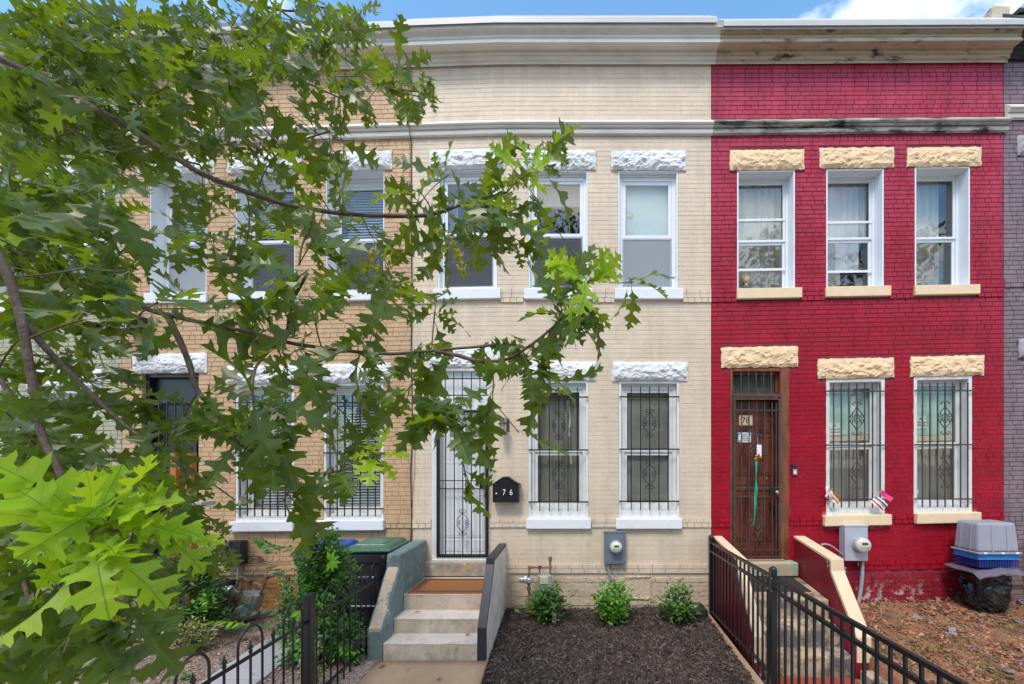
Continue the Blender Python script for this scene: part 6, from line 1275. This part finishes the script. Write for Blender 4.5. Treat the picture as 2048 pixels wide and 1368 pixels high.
cl += [(262, 541, 1.2, 8, 'oak_leaf', .15), (612, 553, 1.3, 8, 'oak_leaf', .15), (505, 800, 1.22, 9, 'oak_leaf', .165), (165, 640, 1.05, 4, 'oak_leaf', .15), (250, 660, 1.1, 5, 'oak_leaf', .16), (90, 990, 1.02, 6, 'oak_leaf', .16),
       (240, 1110, .98, 6, 'oak_leaf', .16), (70, 1190, 1.0, 6, 'oak_leaf', .16), (120, 880, 1.1, 6, 'oak_leaf', .15), (330, 880, 1.15, 6, 'oak_leaf', .16), (660, 935, 1.33, 6, 'oak_leaf', .12), (880, 800, 1.3, 8, 'oak_leaf', .14), (920, 860, 1.28, 7, 'oak_leaf', .14), (1060, 745, 1.3, 9, 'oak_leaf', .14),
       (1040, 690, 1.33, 9, 'oak_leaf', .11), (1165, 590, 1.27, 6, 'oak_leaf', .14), (1125, 640, 1.3, 6, 'oak_leaf', .13), (1010, 385, 1.62, 8, 'oak_leaf', .15), (960, 400, 1.62, 7, 'oak_leaf', .13), (900, 470, 1.6, 7, 'oak_leaf', .13), (1075, 400, 1.6, 5, 'oak_leaf', .13), (870, 620, 1.4, 6, 'oak_leaf', .12), (850, 720, 1.36, 6, 'oak_leaf', .12), (700, 430, 1.7, 6, 'oak_leaf', .13), (770, 530, 1.6, 6, 'oak_leaf', .12)]
cl += [(700, 40, 2.5, 7, 'oak_leaf', .16), (728, 72, 2.5, 6, 'oak_leaf', .15), (690, 95, 2.5, 6, 'oak_leaf', .15), (722, 20, 2.55, 7, 'oak_leaf', .16), (650, 30, 2.55, 7, 'oak_leaf', .16), (820, 180, 2.42, 8, 'oak_leaf', .16), (790, 165, 2.45, 8, 'oak_leaf', .15), (855, 190, 2.4, 6, 'oak_leaf', .14)]
young = [(165, 1072, .86, 11, .16), (215, 1045, .88, 6, .16), (120, 1075, .9, 6, .16), (185, 1110, .86, 5, .15), (300, 1035, .95, 4, .15), (235, 985, .88, 4, .15), (1180, 560, 1.24, 9, .135), (1165, 545, 1.26, 6, .12), (745, 905, 1.33, 8, .10), (1068, 330, 1.6, 5, .13), (1060, 345, 1.62, 4, .12), (60, 470, 1.3, 5, .13), (90, 370, 1.5, 5, .14)]
twig_mb = MB()
leaves, tass = [], []
camv = Vector(cam.location)
def attach(c, r=.0022):
    best = min(nodes, key=lambda q: (q[0] - c).length_squared); a = best[0]; L = (c - a).length
    if L < .01: return Vector((0, -1, 0))
    m = a.lerp(c, .5) + Vector((rnd.gauss(0, .08), rnd.gauss(0, .05), rnd.gauss(.04, .07))) * min(L, .6)
    pts = [a * (1 - u) ** 2 + m * 2 * u * (1 - u) + c * u * u for u in [i / 6 for i in range(7)]]
    r0 = min(best[1] * .7, r + .004 * min(1, L)); twig_mb.tube(pts, [r0 + (r - r0) * i / 6 for i in range(7)], 5, False)
    for i, q in enumerate(pts[1:]): nodes.append((q, r0 + (r - r0) * (i + 1) / 6))
    return (pts[-1] - pts[-2]).normalized()
cl3 = [(P(px, py, d), n, mt_, L) for px, py, d, n, mt_, L in cl] + [(P(px, py, d), n, 'oak_leaf_young', L) for px, py, d, n, L in young]
k_ = 0
while k_ < 330:                       # the part of the crown outside the picture
    p = Vector((rnd.gauss(-3.2, 1.1), rnd.gauss(-6.2, 1.1), rnd.uniform(3.4, 8.0))); d = p.y + DIST
    if d > .02 and -260 < VX + p.x / d * FPX < 2300 and -330 < VY - (p.z - CZ) / d * FPX < 1700: continue
    if (p - camv).length < 1.6: continue
    cl3.append((p, 7, 'oak_leaf', .15)); k_ += 1
cl3.sort(key=lambda q: min((q[0] - nd[0]).length for nd in nodes[::6]))
for c, n, mt_, Lr in cl3:
    ax = attach(c)
    tocam = (camv - c).normalized()
    for k in range(n):
        a = rnd.uniform(0, 6.283); sx = Vector((1, 0, 0)) * math.cos(a) + Vector((0, .65, 0)) * math.sin(a) * rnd.choice((1, -1)) + Vector((0, 0, 1)) * math.sin(a)
        up_ = .45 if mt_ == 'oak_leaf_young' else 0
        d = (sx + ax * .35 + Vector((.05, 0, -.42 + up_ + rnd.gauss(0, .25)))).normalized()
        nn = (Vector((0, 0, .75)) + tocam * rnd.uniform(.1, 1.1) + Vector((rnd.gauss(0, .45), rnd.gauss(0, .45), rnd.gauss(0, .3)))).normalized()
        L = Lr * rnd.choice((rnd.uniform(.5, .9), rnd.uniform(.8, 1.25))); p = c + d * L * .16 - ax * rnd.uniform(0, .06)
        if (p - camv).length < .62: continue
        q = p + d * L * .7; dq = q.y + DIST
        if dq > .3 and 982 < VX + q.x / dq * FPX < 1040 and 810 < VY - (q.z - CZ) / dq * FPX < 1015: continue
        leaves.append((leaf_frame(p, d, nn, L), rnd.randrange(len(OAKS)), mt_, L / max(.3, (p.y + DIST)) if p.y > -DIST + .3 and 0 < VX + p.x / (p.y + DIST) * FPX < 2048 else 0))
build(twig_mb, 'twig', 'twig', oak, smooth=True, kind='stuff', fix=False)
leaf_bunch(oak, leaves, OAKS, 'oak', 300)
lv = []
for px, py, d in [(745, 505, 1.62), (760, 490, 1.6), (752, 525, 1.62), (905, 480, 1.6), (920, 500, 1.6), (915, 520, 1.6), (900, 460, 1.6), (1035, 345, 1.6), (600, 600, 1.4), (680, 380, 1.7), (100, 130, 1.9), (200, 1195, 1.0)]:
    c = P(px, py, d)
    for k in range(3): lv.append((leaf_frame(c + Vector((rnd.gauss(0, .015), 0, rnd.gauss(0, .015))), Vector((rnd.gauss(0, .5), -.3, -.8)), Vector((rnd.gauss(0, .5), -1, .2)), rnd.uniform(.05, .08)), 0, 'oak_tassel', 0))
leaf_bunch(oak, lv, TASSEL, 'tassel', 0, 'young_leaves')

# ------------------------------------------------------------------ across the street, seen in the window glass
def far_tree(x, y, h, r, seed, label):
    t = empty('street_tree', (x, y, -.42), label, 'tree'); rr = random.Random(seed); b = MB(); b.tube([(x, y, -.45), (x + .05, y, 1.2), (x, y, h * .45), (x + .1, y, h * .8)], [.2, .16, .12, .04], 9); build(b, 'trunk', 'bark', t, smooth=True)
    for i in range(7): a = rr.uniform(0, 6.28); b = MB(); b.tube([(x, y, h * rr.uniform(.3, .5)), (x + r * .7 * math.cos(a), y + r * .7 * math.sin(a), h * rr.uniform(.6, .9))], [.06, .015], 6); build(b, 'branch', 'bark', t, smooth=True)
    lv = []; blobs = [(Vector((x + r * .75 * rr.uniform(-1, 1), y + r * .6 * rr.uniform(-1, 1), h * rr.uniform(.42, .95))), r * rr.uniform(.28, .5)) for _ in range(34)]
    for c, q in blobs:
        for _ in range(150):
            v = Vector((rr.gauss(0, 1), rr.gauss(0, 1), rr.gauss(0, .8))).normalized() * q * rr.uniform(.5, 1.1); lv.append((leaf_frame(c + v, Vector((rr.gauss(0, 1), rr.gauss(0, 1), rr.gauss(-.3, .6))), Vector((rr.gauss(0, .6), rr.gauss(0, .6), 1)), rr.uniform(.16, .3), 1.6), rr.randrange(3), 'far_leaf', 0))
    leaf_bunch(t, lv, SIMPLE, 'simple', 0, 'crown')
far_tree(-6.5, -17.5, 16.5, 3.9, 1, 'broad street tree across the road, mirrored in the upper windows'); far_tree(17.5, -18, 16, 4.0, 4, 'broad street tree across the road furthest to the right'); far_tree(-15.5, -18, 16, 4.0, 5, 'broad street tree across the road furthest to the left'); far_tree(.6, -18.5, 17.5, 3.6, 2, 'smaller street tree across the road facing the cream house'); far_tree(10.2, -18, 16, 3.6, 3, 'tall street tree across the road to the right')
for i, (x, w, h_, c_) in enumerate(((-14, 5.4, 8.6, 'plain_brick'), (-8.4, 5.4, 8.8, 'brick_beige'), (-2.8, 5.4, 8.4, 'plain_brick'), (2.8, 5.4, 8.9, 'brick_sage'), (8.4, 5.4, 8.5, 'plain_brick'), (14, 5.4, 8.8, 'brick_orange'))):
    hh = empty('brick_house', (x, -26, -.4), ['dark brick house furthest left across the road', 'cream brick house across the road, second from the left', 'dark brick house across the road facing the tan house', 'sage brick house across the road facing the cream house', 'dark brick house across the road facing the red house', 'tan brick house furthest right across the road'][i], 'house')
    b = MB(); b.box(x - w / 2, x + w / 2, -34, -25, -.5, h_); build(b, 'wall', c_, hh); b = MB(); b.box(x - w / 2 - .02, x + w / 2 + .02, -34, -24.7, h_ + .002, h_ + .35); build(b, 'cornice', 'trim_cream', hh)
    for wx in (-1.6, 0, 1.6):
        for wz in (1.0, 4.6):
            b = MB(); b.ring(x + wx - .5, x + wx + .5, wz, wz + 1.9, .08, -25, -24.9, False); wdw = build(b, 'window', 'vinyl_white', hh); b = MB(); b.box(x + wx - .42, x + wx + .42, -24.98, -24.95, wz + .08, wz + 1.82); build(b, 'pane', 'interior', wdw)

# fallen leaves and litter on the ground and steps
def litter(spots, label, seed, m='oak_dead'):
    e = empty('fallen_leaves', spots[0], label, 'fallen leaves'); rr = random.Random(seed); lv = []
    for (x, y, z) in spots: lv.append((leaf_frame(Vector((x, y, z + .008)), Vector((rr.gauss(0, 1), rr.gauss(0, 1), rr.gauss(0, .12))), Vector((rr.gauss(0, .25), rr.gauss(0, .25), 1)), rr.uniform(.04, .085)), rr.randrange(7), m, 1))
    leaf_bunch(e, lv, OAKS, 'oak', 300)
rr = random.Random(12)
litter([(x, -t, H_MULCH(x, t) + .012) for x, t in [(rr.uniform(-.85, 1.85), rr.uniform(.1, 2.2)) for _ in range(26)]], 'dry brown oak leaves scattered over the dark mulch', 1)
litter([(x, -t, H_RIGHT(x, t) + .012) for x, t in [(rr.uniform(3.6, 7.0), rr.uniform(.05, 2.2)) for _ in range(70)]], 'dry brown leaves scattered over the reddish yard', 2)
litter([(x, -t, H_LEFT(x, t) + .012) for x, t in [(rr.uniform(-5.2, -2.4), rr.uniform(.1, 2.4)) for _ in range(40)]], 'dry brown leaves on the pink gravel', 3)
litter([(-1.2, -1.2, .072), (-1.9, -.95, .243), (-1.75, -1.6, -.12), (-1.3, -1.75, -.13), (-1.98, -1.5, -.115), (-1.1, -.12, .44)], 'few small dry leaves on the cream steps and walk', 4)
